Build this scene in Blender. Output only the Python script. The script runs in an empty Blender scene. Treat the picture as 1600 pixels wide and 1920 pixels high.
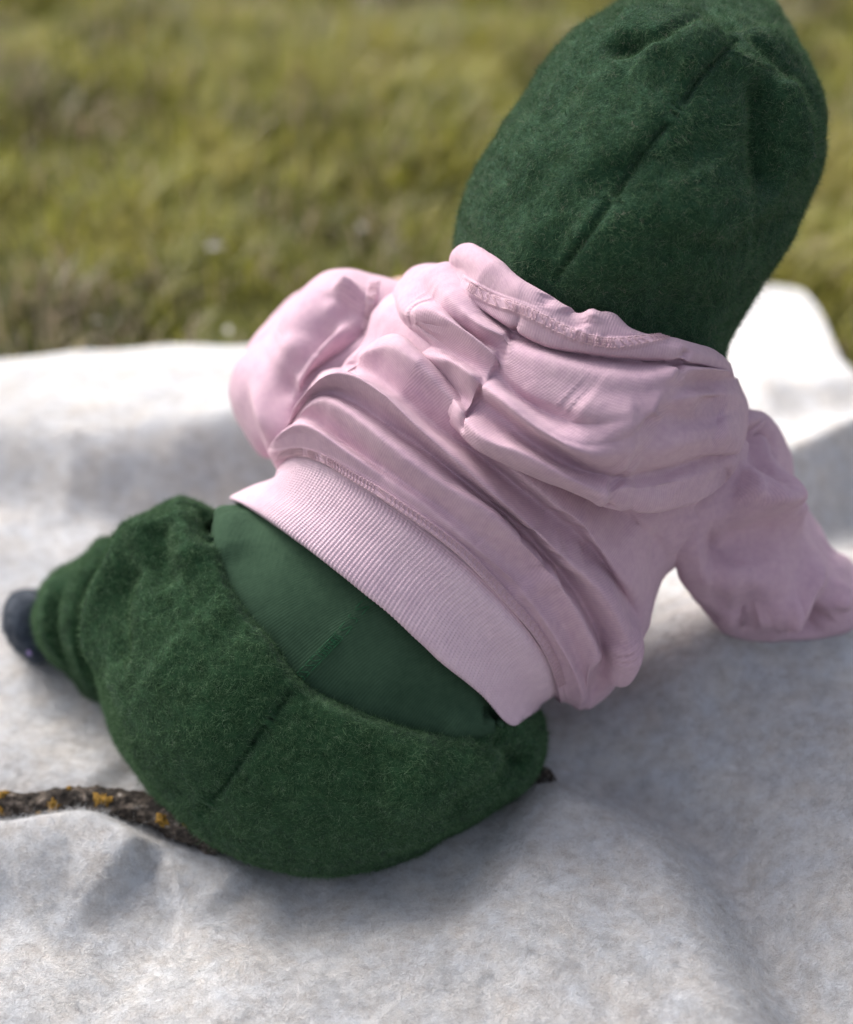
import bpy, math, random
import numpy as np
from mathutils import Vector, Matrix
from mathutils.bvhtree import BVHTree

rng = np.random.default_rng(7)
random.seed(7)
scn = bpy.context.scene
COL = scn.collection
rad = math.radians

# ------------------------------------------------------------------ camera, sky, sun, exposure
CAM_H, PITCH = 0.65, rad(35.0)
cam_data = bpy.data.cameras.new('camera')
cam_data.sensor_fit = 'VERTICAL'
cam_data.sensor_height = 36.0
cam_data.lens = 50.0
cam_data.clip_start = 0.02
cam_data.clip_end = 600.0
cam_data.dof.use_dof = True
cam_data.dof.focus_distance = 0.775
cam_data.dof.aperture_fstop = 2.6
cam = bpy.data.objects.new('camera', cam_data)
COL.objects.link(cam)
cam.location = (0, 0, CAM_H)
cam.rotation_euler = (math.pi / 2 - PITCH, 0, 0)
scn.camera = cam

SUN_AZ, SUN_EL = rad(-46.0), rad(41.0)       # azimuth from +Y (ahead of the camera), towards -X
world = bpy.data.worlds.new('World')
scn.world = world
world.use_nodes = True
wn = world.node_tree
wn.nodes.clear()
sky = wn.nodes.new('ShaderNodeTexSky')
sky.sky_type = 'NISHITA'
sky.sun_disc = False
sky.sun_elevation = SUN_EL
sky.sun_rotation = SUN_AZ
sky.air_density = 1.0
sky.dust_density = 6.0
sky.ozone_density = 1.0
bg = wn.nodes.new('ShaderNodeBackground')
bg.inputs['Strength'].default_value = 0.14
wo = wn.nodes.new('ShaderNodeOutputWorld')
hs_ = wn.nodes.new('ShaderNodeHueSaturation')       # thin high cloud: paler than a clear sky
hs_.inputs['Saturation'].default_value = 0.5
wn.links.new(sky.outputs[0], hs_.inputs['Color'])
wn.links.new(hs_.outputs[0], bg.inputs[0])
wn.links.new(bg.outputs[0], wo.inputs[0])

sun_data = bpy.data.lights.new('sun', 'SUN')
sun_data.energy = 3.8
sun_data.angle = rad(30.0)
sun_data.color = (1.0, 0.97, 0.925)
sun = bpy.data.objects.new('sun', sun_data)
COL.objects.link(sun)
sdir = Vector((math.sin(SUN_AZ) * math.cos(SUN_EL), math.cos(SUN_AZ) * math.cos(SUN_EL), math.sin(SUN_EL)))
sun.rotation_euler = sdir.to_track_quat('Z', 'Y').to_euler()
sun.location = sdir * 5

scn.view_settings.view_transform = 'Standard'
scn.view_settings.look = 'None'
scn.view_settings.gamma = 1.0
scn.view_settings.use_curve_mapping = False
scn.view_settings.exposure = 0.92

# ------------------------------------------------------------------ small maths
F_PX = 960.0 / (18.0 / 50.0)
CAMP = np.array([0, 0, CAM_H])
FW = np.array([0, math.cos(PITCH), -math.sin(PITCH)])
UP = np.array([0, math.sin(PITCH), math.cos(PITCH)])
RT = np.array([1.0, 0, 0])

def U(x, y, d):
    """a point d metres ahead of the lens, on the sight line through photo pixel (x, y)"""
    x, y, d = np.asarray(x, float), np.asarray(y, float), np.asarray(d, float)
    v = FW + RT * ((x - 800) / F_PX)[..., None] + UP * ((960 - y) / F_PX)[..., None]
    return CAMP + v * d[..., None]

def G(x, y, z=0.0):
    """where the sight line through photo pixel (x, y) meets height z"""
    v = FW + RT * ((x - 800) / F_PX) + UP * ((960 - y) / F_PX)
    return CAMP + v * ((z - CAM_H) / v[2])

def catmull(P, n):
    """n samples of a Catmull-Rom curve through P, evenly spaced by length"""
    P = np.asarray(P, float)
    if len(P) == 2:
        t = np.linspace(0, 1, n)[:, None]
        return P[0] * (1 - t) + P[1] * t
    Q = np.vstack([2 * P[0] - P[1], P, 2 * P[-1] - P[-2]])
    out = []
    t = np.linspace(0, 1, 24, endpoint=False)[:, None]
    for i in range(len(P) - 1):
        a, b, c, d = Q[i], Q[i + 1], Q[i + 2], Q[i + 3]
        out.append(0.5 * (2 * b + (c - a) * t + (2 * a - 5 * b + 4 * c - d) * t ** 2 + (3 * b - a - 3 * c + d) * t ** 3))
    D = np.vstack(out + [P[-1:]])
    L = np.r_[0, np.cumsum(np.linalg.norm(np.diff(D, axis=0), axis=1))]
    s = np.linspace(0, L[-1], n)
    return np.stack([np.interp(s, L, D[:, k]) for k in range(D.shape[1])], 1)

def sstep(a, b, x):
    t = np.clip((x - a) / (b - a), 0, 1)
    return t * t * (3 - 2 * t)

def _hash(i, j, k, seed):
    h = (i * 374761393 + j * 668265263 + k * 2147483647 + seed * 1274126177) & 0xFFFFFFFF
    h = ((h ^ (h >> 13)) * 1274126177) & 0xFFFFFFFF
    h = h ^ (h >> 16)
    return (h & 0xFFFF) / 65535.0 * 2 - 1

def vnoise(P, scale, seed=0):
    """smooth value noise in [-1, 1] at points P (N, 3); scale in metres"""
    Q = P / scale + 100.0
    I = np.floor(Q).astype(np.int64)
    f = Q - I
    f = f * f * (3 - 2 * f)
    r = 0
    for a in (0, 1):
        for b in (0, 1):
            for c in (0, 1):
                w = (f[:, 0] if a else 1 - f[:, 0]) * (f[:, 1] if b else 1 - f[:, 1]) * (f[:, 2] if c else 1 - f[:, 2])
                r = r + w * _hash(I[:, 0] + a, I[:, 1] + b, I[:, 2] + c, seed)
    return r

# ------------------------------------------------------------------ mesh helpers
def link(o, parent=None):
    COL.objects.link(o)
    if parent is not None:
        o.parent = parent
        # parts keep world coordinates; only the Empty at the base has an offset
        o.matrix_parent_inverse = Matrix.Translation(-Vector(parent.location))
    return o

def mesh_obj(name, V, Fq, mat, parent=None, uv=None, smooth=True):
    """V (N, 3); Fq (M, 3 or 4) -> ONE mesh object"""
    me = bpy.data.meshes.new(name)
    V = np.ascontiguousarray(V, np.float32)
    Fq = np.ascontiguousarray(Fq, np.int32)
    k = Fq.shape[1]
    me.vertices.add(len(V))
    me.vertices.foreach_set('co', V.ravel())
    me.loops.add(Fq.size)
    me.loops.foreach_set('vertex_index', Fq.ravel())
    me.polygons.add(len(Fq))
    me.polygons.foreach_set('loop_start', np.arange(0, Fq.size, k, dtype=np.int32))
    me.polygons.foreach_set('loop_total', np.full(len(Fq), k, np.int32))
    me.polygons.foreach_set('use_smooth', np.full(len(Fq), smooth, bool))
    if uv is not None:
        l = me.uv_layers.new(name='uv')
        l.data.foreach_set('uv', np.ascontiguousarray(uv[Fq.ravel()], np.float32).ravel())
    me.update(calc_edges=True)
    me.validate()
    me.materials.append(mat)
    return link(bpy.data.objects.new(name, me), parent)

def grid_faces(nv, nu, closed):
    m = nu if closed else nu - 1
    i, j = np.meshgrid(np.arange(nv - 1), np.arange(m), indexing='ij')
    a = i * nu + j
    b = i * nu + (j + 1) % nu
    return np.stack([a, b, b + nu, a + nu], -1).reshape(-1, 4)

def grid_normals(g, closed):
    if closed:
        du = np.roll(g, -1, 1) - np.roll(g, 1, 1)
    else:
        du = np.gradient(g, axis=1)
    dv = np.gradient(g, axis=0)
    n = np.cross(du, dv)
    l = np.linalg.norm(n, axis=2, keepdims=True)
    bad = l[..., 0] < 1e-14
    n = n / np.maximum(l, 1e-14)
    n[bad] = 0
    return n

def ring(pts, dl, dm, dr, far=0.09, farpts=None, e=1.0):
    """closed section: its near arc runs through the given photo points (depth dl .. dm .. dr), its far arc closes behind"""
    return (pts, dl, dm, dr, far, farpts, e)

SHARE = (0.28, 0.40, 0.32)
def loft(rings, nu, nv, pole=None):
    """surface through closed sections -> grid (nv, nu, 3); columns 0..nu/2 are the near side"""
    h = nu // 2
    rows = []
    for pts, dl, dm, dr, far, farpts, e in rings:
        ph = np.linspace(0, math.pi, h + 1)
        t = (1 - np.cos(ph)) / 2
        n = 400
        if isinstance(pts[0], list):                         # panels: each keeps its own share of the columns
            c = np.vstack([catmull([(*p, 0) if len(p) == 2 else p for p in q], int(n * w)) for q, w in zip(pts, SHARE)])
            for _ in range(3):
                c[1:-1] = (c[:-2] + c[1:-1] * 2 + c[2:]) / 4
            pts = [pts[0][0], pts[-1][-1]]
            n = len(c)
        else:
            c = catmull([(*p, 0) if len(p) == 2 else p for p in pts], n)
        x = np.interp(t, np.linspace(0, 1, n), c[:, 0])
        y = np.interp(t, np.linspace(0, 1, n), c[:, 1])
        s = np.sin(ph) ** e
        d = dl + (dr - dl) * t - ((dl + dr) / 2 - dm) * s
        d = d - np.interp(t, np.linspace(0, 1, n), c[:, 2]) * .001
        near = U(x, y, d)
        t2 = t[::-1][1:-1]
        s2 = s[::-1][1:-1]
        if farpts is None:
            L, R = np.array(pts[0][:2], float), np.array(pts[-1][:2], float)
            xy = L[None] * (1 - t2[:, None]) + R[None] * t2[:, None]
        else:
            cf = catmull([pts[0][:2]] + list(farpts) + [pts[-1][:2]], n)
            xy = np.stack([np.interp(t2, np.linspace(0, 1, n), cf[:, k]) for k in (0, 1)], 1)
        d2 = dl + (dr - dl) * t2 + far * s2
        rows.append(np.vstack([near, U(xy[:, 0], xy[:, 1], d2)]))
    if pole is not None:
        rows.append(np.repeat(U(np.array([pole[0]]), np.array([pole[1]]), np.array([pole[2]])), nu, 0))
    R = np.array(rows)                                       # (k, nu, 3)
    # rows by Catmull-Rom along v, parameter by mean near-side spacing
    step = np.linalg.norm(np.diff(R[:, :h], axis=0), axis=2).mean(1)
    T = np.r_[0, np.cumsum(np.maximum(step, 1e-5))]
    tt = np.linspace(0, T[-1], nv)
    Q = np.concatenate([2 * R[:1] - R[1:2], R, 2 * R[-1:] - R[-2:-1]])
    if pole is not None:
        Q[-1] = R[-2]
    TT = np.r_[2 * T[0] - T[1], T, 2 * T[-1] - T[-2]]
    idx = np.clip(np.searchsorted(T, tt, side='right') - 1, 0, len(T) - 2)
    out = np.empty((nv, nu, 3))
    for r, (i, t) in enumerate(zip(idx, tt)):
        p0, p1, p2, p3 = Q[i], Q[i + 1], Q[i + 2], Q[i + 3]
        t0, t1, t2, t3 = TT[i], TT[i + 1], TT[i + 2], TT[i + 3]
        m1 = (p2 - p0) / (t2 - t0) * (t2 - t1)
        m2 = (p3 - p1) / (t3 - t1) * (t2 - t1)
        s = (t - t1) / (t2 - t1)
        out[r] = (2 * s ** 3 - 3 * s ** 2 + 1) * p1 + (s ** 3 - 2 * s ** 2 + s) * m1 + (-2 * s ** 3 + 3 * s ** 2) * p2 + (s ** 3 - s ** 2) * m2
    return out

def bvh_of(V, F):
    return BVHTree.FromPolygons([tuple(v) for v in V.tolist()], F.tolist(), epsilon=0.0)

def coarse_bvh(g, closed=True):
    st_v, st_u = max(1, g.shape[0] // 190), max(1, g.shape[1] // 360)
    iv = np.unique(np.r_[np.arange(0, g.shape[0], st_v), g.shape[0] - 1])
    c = g[iv][:, ::st_u]
    V = c.reshape(-1, 3)
    return bvh_of(V, grid_faces(c.shape[0], c.shape[1], closed))

def on_surface(bvh, px, dguess=0.8):
    """3D points and normals where the sight lines of photo points touch the surface"""
    P, N = [], []
    d = dguess
    for x, y in px:
        v = U(np.array(x), np.array(y), np.array(1.0)) - CAMP
        l = np.linalg.norm(v)
        loc, nor, i, dist = bvh.ray_cast(Vector(CAMP), Vector(v / l))
        if loc is None:
            loc, nor, i, dist = bvh.find_nearest(Vector(CAMP + v * d))
        else:
            d = dist / l
        nor = np.array(nor)
        if nor @ v > 0:
            nor = -nor
        P.append(np.array(loc)); N.append(nor)
    return np.array(P), np.array(N)

def S(pts, h, w1, w2=None, shift=0.0, kind='g', tp=0.22):
    """a fold: raised (h > 0) or sunk along photo points; w1 / w2 its widths above / below; shift pushes it sideways"""
    return (pts, h, w1, w1 if w2 is None else w2, shift, kind, tp)

def soft(n, closed, k=6):
    for _ in range(k):
        if closed:
            n = (np.roll(n, 2, 1) + 2 * n + np.roll(n, -2, 1)) / 4
        p = np.concatenate([n[:1], n[:1], n, n[-1:], n[-1:]])
        n = (p[:-4] + 2 * p[2:-2] + p[4:]) / 4
    return n / np.maximum(np.linalg.norm(n, axis=2, keepdims=True), 1e-9)

def sculpt(g, strokes, closed=True, dguess=0.8, gain=1.0):
    nv, nu, _ = g.shape
    V = g.reshape(-1, 3)
    Nn = soft(grid_normals(g, closed), closed).reshape(-1, 3)
    bvh = coarse_bvh(g, closed)
    D = np.zeros_like(V)
    for pts, h, w1, w2, shift, kind, tp in strokes:
        px = catmull(pts, 28)
        P, N = on_surface(bvh, px, dguess)
        Lt = np.linalg.norm(np.diff(P, axis=0), axis=1).sum()
        wm = min(w1, w2)
        n = int(np.clip(Lt / (0.5 * wm), 24, 260))
        for _ in range(3):                                  # the coarse facets leave steps: even them out
            N[1:-1] = (N[:-2] + N[1:-1] * 2 + N[2:]) / 4
            P[1:-1] = (P[:-2] + P[1:-1] * 2 + P[2:]) / 4
        C = catmull(np.hstack([P, N]), n)
        P, N = C[:, :3], C[:, 3:]
        N /= np.linalg.norm(N, axis=1, keepdims=True)
        T = np.gradient(P, axis=0)
        T /= np.linalg.norm(T, axis=1, keepdims=True) + 1e-12
        A = np.cross(T, N)
        A /= np.linalg.norm(A, axis=1, keepdims=True) + 1e-12
        reach = 3.2 * max(w1, w2) if kind != 'c' else 5 * max(w1, w2)
        lo, hi = P.min(0) - reach, P.max(0) + reach
        sel = np.where(np.all((V > lo) & (V < hi), axis=1))[0]
        if len(sel) == 0:
            continue
        X = V[sel]
        best = np.empty(len(sel), np.int64)
        for a in range(0, len(sel), 20000):
            x = X[a:a + 20000]
            best[a:a + 20000] = np.argmin((x ** 2).sum(1)[:, None] - 2 * x @ P.T + (P ** 2).sum(1)[None], axis=1)
        ds = Lt / (n - 1)
        ta = ((X - P[best]) * T[best]).sum(1)
        fr = np.clip(best + ta / ds, 0, n - 1.001)
        i0 = fr.astype(np.int64)
        q = (fr - i0)[:, None]
        Pb, Nb, Ab, Tb = (M_[i0] * (1 - q) + M_[i0 + 1] * q for M_ in (P, N, A, T))
        off = X - Pb
        s = (off * Ab).sum(1)
        dn = (off * Nb).sum(1)
        ta = (off * Tb).sum(1)
        w = np.where(s < 0, w1, w2)
        if kind == 'g':
            f = np.exp(-(s / w) ** 2)
        elif kind == 'c':
            f = np.exp(-np.abs(s) / w)
        else:                                               # 'b': flat band
            f = 1 - sstep(0.75, 1.15, np.abs(s) / w)
        u = fr / (n - 1)
        if tp > 0:
            f = f * sstep(0, tp, u) * sstep(0, tp, 1 - u)
        f = f * np.exp(-(dn / (0.02 + 2 * max(w1, w2))) ** 2) * np.exp(-(ta / max(w1, w2)) ** 2)
        k_ = gain if kind == 'g' else 1.0
        D[sel] += (Nn[sel] * h + Ab * shift) * (f * k_)[:, None]
    return (V + D).reshape(nv, nu, 3)

def relax(g, spots, dguess, it=60):
    """ease pinched cloth round the given photo points (x, y, radius)"""
    bvh = coarse_bvh(g)
    w = np.zeros(g.shape[:2])
    for x, y, r in spots:
        P, _ = on_surface(bvh, [(x, y)], dguess)
        w = np.maximum(w, np.exp(-((g - P[0]) ** 2).sum(2) / r ** 2))
    w = np.where(w < .02, 0, w)[..., None]
    rows = np.where(w.max(axis=(1, 2)) > 0)[0]
    a, b = max(rows[0] - 2, 1), min(rows[-1] + 2, g.shape[0] - 2)
    g = g.copy()
    for _ in range(it):
        q = g[a:b]
        m = (np.roll(q, 1, 1) + np.roll(q, -1, 1) + g[a - 1:b - 1] + g[a + 1:b + 1]) / 4
        g[a:b] = q + (m - q) * w[a:b]
    return g

def fix_out(g, closed=True):
    """orient so that the normals of the near side face the lens"""
    n = grid_normals(g, closed)
    h = g.shape[1] // 2 if closed else g.shape[1]
    v = g[:, :h] - CAMP
    if (n[:, :h] * v).sum(2).mean() > 0:
        g = g[::-1]
    return g

def grid_uv(g):
    nv, nu, _ = g.shape
    lu = np.linalg.norm(np.diff(g, axis=1), axis=2).sum(1).mean()
    lv = np.linalg.norm(np.diff(g, axis=0), axis=2).sum(0).mean()
    v, u = np.meshgrid(np.linspace(0, lv, nv), np.linspace(0, lu, nu), indexing='ij')
    return np.stack([u, v], -1).reshape(-1, 2)

def wrinkle(g, amp, sc, seed, closed=True, stretch=None):
    n = grid_normals(g, closed).reshape(-1, 3)
    V = g.reshape(-1, 3)
    Q = V if stretch is None else V * np.asarray(stretch)
    r = vnoise(Q, sc, seed) + 0.5 * vnoise(Q, sc * 0.45, seed + 1)
    return (V + n * (amp * r)[:, None]).reshape(g.shape)

def grid_obj(name, g, mat, parent, closed=True):
    return mesh_obj(name, g.reshape(-1, 3), grid_faces(g.shape[0], g.shape[1], closed), mat, parent, grid_uv(g))

# ------------------------------------------------------------------ fibres
def fibres(name, V, Fq, count, mat, parent, length=0.005, radius=0.00006, lay=0.8, curl=1.2, npt=6, seed=1, mask=None, flow=0.02, near_bias=True, rise=0.4, sink=0.0006):
    r = np.random.default_rng(seed)
    T = np.vstack([Fq[:, [0, 1, 2]], Fq[:, [0, 2, 3]]])
    A, B, C = V[T[:, 0]], V[T[:, 1]], V[T[:, 2]]
    cr = np.cross(B - A, C - A)
    ar = np.linalg.norm(cr, axis=1) / 2
    nn = cr / np.maximum(2 * ar[:, None], 1e-14)
    w = ar.copy()
    if near_bias:
        cen = (A + B + C) / 3
        vd = CAMP - cen
        vd /= np.linalg.norm(vd, axis=1, keepdims=True)
        w *= np.where((nn * vd).sum(1) > -0.35, 1.0, 0.12)
    if mask is not None:
        w *= mask((A + B + C) / 3)
    p = w / w.sum()
    k = r.choice(len(T), count, p=p)
    a, b = r.random(count), r.random(count)
    fl = a + b > 1
    a[fl], b[fl] = 1 - a[fl], 1 - b[fl]
    root = A[k] + (B - A)[k] * a[:, None] + (C - A)[k] * b[:, None]
    n = nn[k]
    fd = np.stack([vnoise(root, flow, seed + q) for q in range(3)], 1) + 0.55 * np.stack([vnoise(root, flow * 0.3, seed + 5 + q) for q in range(3)], 1)
    fd += r.normal(0, 0.35, (count, 3))
    fd -= n * (fd * n).sum(1)[:, None]
    fd /= np.linalg.norm(fd, axis=1, keepdims=True) + 1e-9
    up = np.clip(r.normal(rise, 0.25, count), 0.02, 1.2)
    d = fd * lay + n * up[:, None]
    d /= np.linalg.norm(d, axis=1, keepdims=True)
    ax = r.normal(0, 1, (count, 3)) + n * 1.2
    ax /= np.linalg.norm(ax, axis=1, keepdims=True)
    ang = r.normal(0, curl, count) / (npt - 1)
    L = length * np.exp(r.normal(0, 0.35, count))
    pts = np.empty((count, npt, 3))
    cur = root - n * sink
    pts[:, 0] = cur
    ca, sa = np.cos(ang)[:, None], np.sin(ang)[:, None]
    for q in range(1, npt):
        cur = cur + d * (L / (npt - 1))[:, None]
        pts[:, q] = cur
        d = d * ca + np.cross(ax, d) * sa + ax * ((ax * d).sum(1)[:, None] * (1 - ca))
    hc = bpy.data.hair_curves.new(name)
    hc.add_curves([npt] * count)
    hc.position_data.foreach_set('vector', np.ascontiguousarray(pts, np.float32).ravel())
    ra = hc.attributes.get('radius') or hc.attributes.new('radius', 'FLOAT', 'POINT')
    tap = np.linspace(1, 0.35, npt)[None] * (radius * np.exp(r.normal(0, 0.25, count)))[:, None]
    ra.data.foreach_set('value', np.ascontiguousarray(tap, np.float32).ravel())
    hc.materials.append(mat)
    o = link(bpy.data.objects.new(name, hc), parent)
    o['kind'] = 'stuff'
    return o

# ------------------------------------------------------------------ materials
class NT:
    def __init__(self, name):
        self.m = bpy.data.materials.new(name)
        self.m.use_nodes = True
        self.t = self.m.node_tree
        self.t.nodes.clear()
        self.out = self.n('ShaderNodeOutputMaterial')
        self.p = self.n('ShaderNodeBsdfPrincipled')
        self.l(self.p.outputs[0], self.out.inputs[0])
    def n(self, typ, **kw):
        x = self.t.nodes.new(typ)
        for k, v in kw.items():
            if k in x.inputs:
                x.inputs[k].default_value = v
            else:
                setattr(x, k, v)
        return x
    def l(self, a, b):
        self.t.links.new(a, b)
    def noise(self, vec, scale, detail=3.0, rough=0.55):
        x = self.n('ShaderNodeTexNoise')
        x.inputs['Scale'].default_value = scale
        x.inputs['Detail'].default_value = detail
        x.inputs['Roughness'].default_value = rough
        if vec is not None:
            self.l(vec, x.inputs['Vector'])
        return x.outputs[0]
    def ramp(self, fac, stops):
        x = self.n('ShaderNodeValToRGB')
        e = x.color_ramp.elements
        while len(e) < len(stops):
            e.new(0.5)
        for q, (pos, c) in zip(e, stops):
            q.position = pos
            q.color = (*c, 1) if len(c) == 3 else c
        self.l(fac, x.inputs[0])
        return x.outputs[0]
    def mix(self, fac, a, b, blend='MIX'):
        x = self.n('ShaderNodeMix', data_type='RGBA', blend_type=blend)
        for v, i in ((fac, 0), (a, 6), (b, 7)):
            if hasattr(v, 'links'):
                self.l(v, x.inputs[i])
            elif i == 0:
                x.inputs[0].default_value = v
            else:
                x.inputs[i].default_value = (*v, 1)
        return x.outputs[2]
    def math(self, op, a, b=0.0):
        x = self.n('ShaderNodeMath', operation=op)
        for v, i in ((a, 0), (b, 1)):
            if hasattr(v, 'links'):
                self.l(v, x.inputs[i])
            else:
                x.inputs[i].default_value = v
        return x.outputs[0]
    def bump(self, height, dist, strength=1.0):
        x = self.n('ShaderNodeBump')
        x.inputs['Distance'].default_value = dist
        x.inputs['Strength'].default_value = strength
        self.l(height, x.inputs['Height'])
        self.l(x.outputs[0], self.p.inputs['Normal'])
    def coord(self, which='Object', scale=None, rot=None):
        x = self.n('ShaderNodeTexCoord').outputs[which]
        if scale is None and rot is None:
            return x
        m = self.n('ShaderNodeMapping')
        if scale:
            m.inputs['Scale'].default_value = scale
        if rot:
            m.inputs['Rotation'].default_value = rot
        self.l(x, m.inputs[0])
        return m.outputs[0]
    def base(self, c):
        if hasattr(c, 'links'):
            self.l(c, self.p.inputs['Base Color'])
        else:
            self.p.inputs['Base Color'].default_value = (*c, 1)
    def set(self, **kw):
        for k, v in kw.items():
            self.p.inputs[k.replace('_', ' ')].default_value = v

def jersey_mat(name, c_lo, c_mid, c_hi, pitch, depth, rot, sheen, lines=0.05):
    m = NT(name)
    uv = m.coord('UV')
    ob = m.coord('Object')
    warp = m.noise(uv, 60.0, 2.0)
    mp = m.n('ShaderNodeMapping')
    mp.inputs['Rotation'].default_value = (0, 0, rot)
    m.l(uv, mp.inputs[0])
    sep = m.n('ShaderNodeSeparateXYZ')
    m.l(mp.outputs[0], sep.inputs[0])
    k = 2 * math.pi / pitch
    a = m.math('SINE', m.math('ADD', m.math('MULTIPLY', sep.outputs[0], k), m.math('MULTIPLY', warp, 9.0)))
    b = m.math('SINE', m.math('ADD', m.math('MULTIPLY', sep.outputs[1], k * 0.62), m.math('MULTIPLY', warp, 5.0)))
    fib = m.noise(ob, 1600.0, 3.0, 0.7)
    blot = m.noise(ob, 26.0, 4.0, 0.6)
    mel = m.noise(ob, 220.0, 3.0, 0.65)
    h = m.math('ADD', m.math('MULTIPLY', a, 0.20), m.math('ADD', m.math('MULTIPLY', b, 0.10), m.math('MULTIPLY', fib, 0.6)))
    tone = m.math('ADD', m.math('MULTIPLY', blot, 0.5), m.math('ADD', m.math('MULTIPLY', mel, 0.4), m.math('MULTIPLY', a, lines)))
    m.base(m.ramp(tone, [(0.25, c_lo), (0.47, c_mid), (0.68, c_hi)]))
    m.set(Roughness=0.92, Sheen_Weight=sheen, Sheen_Roughness=0.55, Specular_IOR_Level=0.06)
    m.bump(h, depth)
    return m.m

M_PINK = jersey_mat('pink jersey', (0.44, 0.290, 0.375), (0.535, 0.358, 0.432), (0.60, 0.42, 0.485), 0.0012, 0.00024, 0.35, 0.12, .06)
M_RIB = jersey_mat('pink rib knit', (0.58, 0.41, 0.50), (0.66, 0.48, 0.56), (0.73, 0.55, 0.62), 0.0011, 0.00035, 1.57, 0.12)
M_YOKE = jersey_mat('green jersey', (0.026, 0.052, 0.031), (0.038, 0.072, 0.044), (0.052, 0.095, 0.058), 0.0013, 0.00035, 0.5, 0.0, .08)

def plain_mat(name, c, rough=0.85, sheen=0.0, var=0.25, scale=300.0, bump=0.0002):
    m = NT(name)
    ob = m.coord('Object')
    f = m.noise(ob, scale, 4.0, 0.65)
    lo = tuple(x * (1 - var) for x in c)
    hi = tuple(min(1, x * (1 + var)) for x in c)
    m.base(m.ramp(f, [(0.3, lo), (0.7, hi)]))
    m.set(Roughness=rough, Sheen_Weight=sheen, Specular_IOR_Level=0.2)
    m.bump(f, bump)
    return m.m

M_THREAD = plain_mat('pink thread', (0.50, 0.33, 0.37), 0.7, 0.1, 0.12, 900)
M_GTHREAD = plain_mat('green thread', (0.014, 0.085, 0.036), 0.6, 0.0, 0.12, 900)
M_SOCK = plain_mat('grey wool sock', (0.040, 0.050, 0.070), 0.95, 0.2, 0.35, 260, 0.001)

def skin_mat():
    m = NT('skin')
    f = m.noise(m.coord('Object'), 60.0, 3.0)
    m.base(m.ramp(f, [(0.3, (0.60, 0.36, 0.27)), (0.7, (0.70, 0.45, 0.35))]))
    m.set(Roughness=0.5, Subsurface_Weight=0.2, Subsurface_Scale=0.004)
    return m.m
M_SKIN = skin_mat()

def fleece_mat(name, c_lo, c_hi):
    m = NT(name)
    ob = m.coord('Object')
    a = m.noise(ob, 170.0, 4.0, 0.7)
    b = m.noise(ob, 900.0, 3.0, 0.7)
    m.base(m.ramp(a, [(0.3, c_lo), (0.72, c_hi)]))
    m.set(Roughness=1.0, Sheen_Weight=0.1, Specular_IOR_Level=0.05)
    m.bump(m.math('ADD', m.math('MULTIPLY', a, 1.0), m.math('MULTIPLY', b, 0.6)), 0.0022)
    return m.m
M_FLEECE = fleece_mat('green fleece', (0.011, 0.033, 0.014), (0.036, 0.094, 0.041))
M_HAT = fleece_mat('green fleece of the beanie', (0.011, 0.035, 0.018), (0.036, 0.092, 0.047))

def fibre_mat(name, stops, trans=0.0):
    m = NT(name)
    hi = m.n('ShaderNodeHairInfo')
    geo = m.n('ShaderNodeNewGeometry')
    tuft = m.noise(geo.outputs['Position'], 210.0, 3.0, 0.65)
    mixv = m.math('ADD', m.math('MULTIPLY', hi.outputs['Random'], 0.62), m.math('MULTIPLY', m.math('SUBTRACT', tuft, 0.27), 0.85))
    m.base(m.ramp(mixv, stops))
    m.set(Roughness=0.75, Specular_IOR_Level=0.12)
    return m.m
M_PILE = fibre_mat('green wool fibre', [(0.15, (0.013, 0.036, 0.016)), (0.46, (0.054, 0.115, 0.050)), (0.70, (0.112, 0.200, 0.100)), (0.88, (0.19, 0.28, 0.17)), (1.0, (0.32, 0.33, 0.25))])
M_HPILE = fibre_mat('beanie wool fibre', [(0.15, (0.013, 0.038, 0.018)), (0.46, (0.054, 0.117, 0.054)), (0.68, (0.108, 0.200, 0.102)), (0.82, (0.16, 0.185, 0.13)), (1.0, (0.30, 0.26, 0.21))])
M_SOCKFIB = fibre_mat('sock wool fibre', [(0.1, (0.02, 0.026, 0.036)), (0.5, (0.055, 0.07, 0.095)), (1.0, (0.15, 0.18, 0.22))])
M_FELT_FIB = fibre_mat('blanket wool fibre', [(0.1, (0.28, 0.25, 0.235)), (0.32, (0.445, 0.435, 0.43)), (0.55, (0.575, 0.58, 0.59)), (1.0, (0.67, 0.68, 0.695))])

def felt_mat():
    m = NT('felted wool')
    ob = m.coord('Object')
    st = m.coord('Object', (1.0, 1.25, 1.0), (0, 0, 0.2))
    big = m.noise(ob, 14.0, 3.0, 0.6)
    mid = m.noise(st, 105.0, 5.0, 0.70)
    fin = m.noise(st, 800.0, 3.0, 0.7)
    pk = m.noise(ob, 45.0, 3.0, 0.6)
    tone = m.math('ADD', m.math('MULTIPLY', big, 0.22), m.math('ADD', m.math('MULTIPLY', mid, 0.62), m.math('MULTIPLY', fin, 0.26)))
    c = m.ramp(tone, [(0.34, (0.315, 0.284, 0.265)), (0.49, (0.465, 0.449, 0.440)), (0.61, (0.565, 0.562, 0.562)), (0.8, (0.62, 0.625, 0.63))])
    tint = m.ramp(pk, [(0.35, (0.93, 0.95, 1.0)), (0.65, (1.0, 0.965, 0.94))])
    m.base(m.mix(1.0, c, tint, 'MULTIPLY'))
    m.set(Roughness=1.0, Sheen_Weight=0.2, Sheen_Roughness=0.6, Specular_IOR_Level=0.05)
    m.bump(m.math('ADD', mid, m.math('MULTIPLY', fin, 0.7)), 0.0016)
    return m.m
M_FELT = felt_mat()

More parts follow.
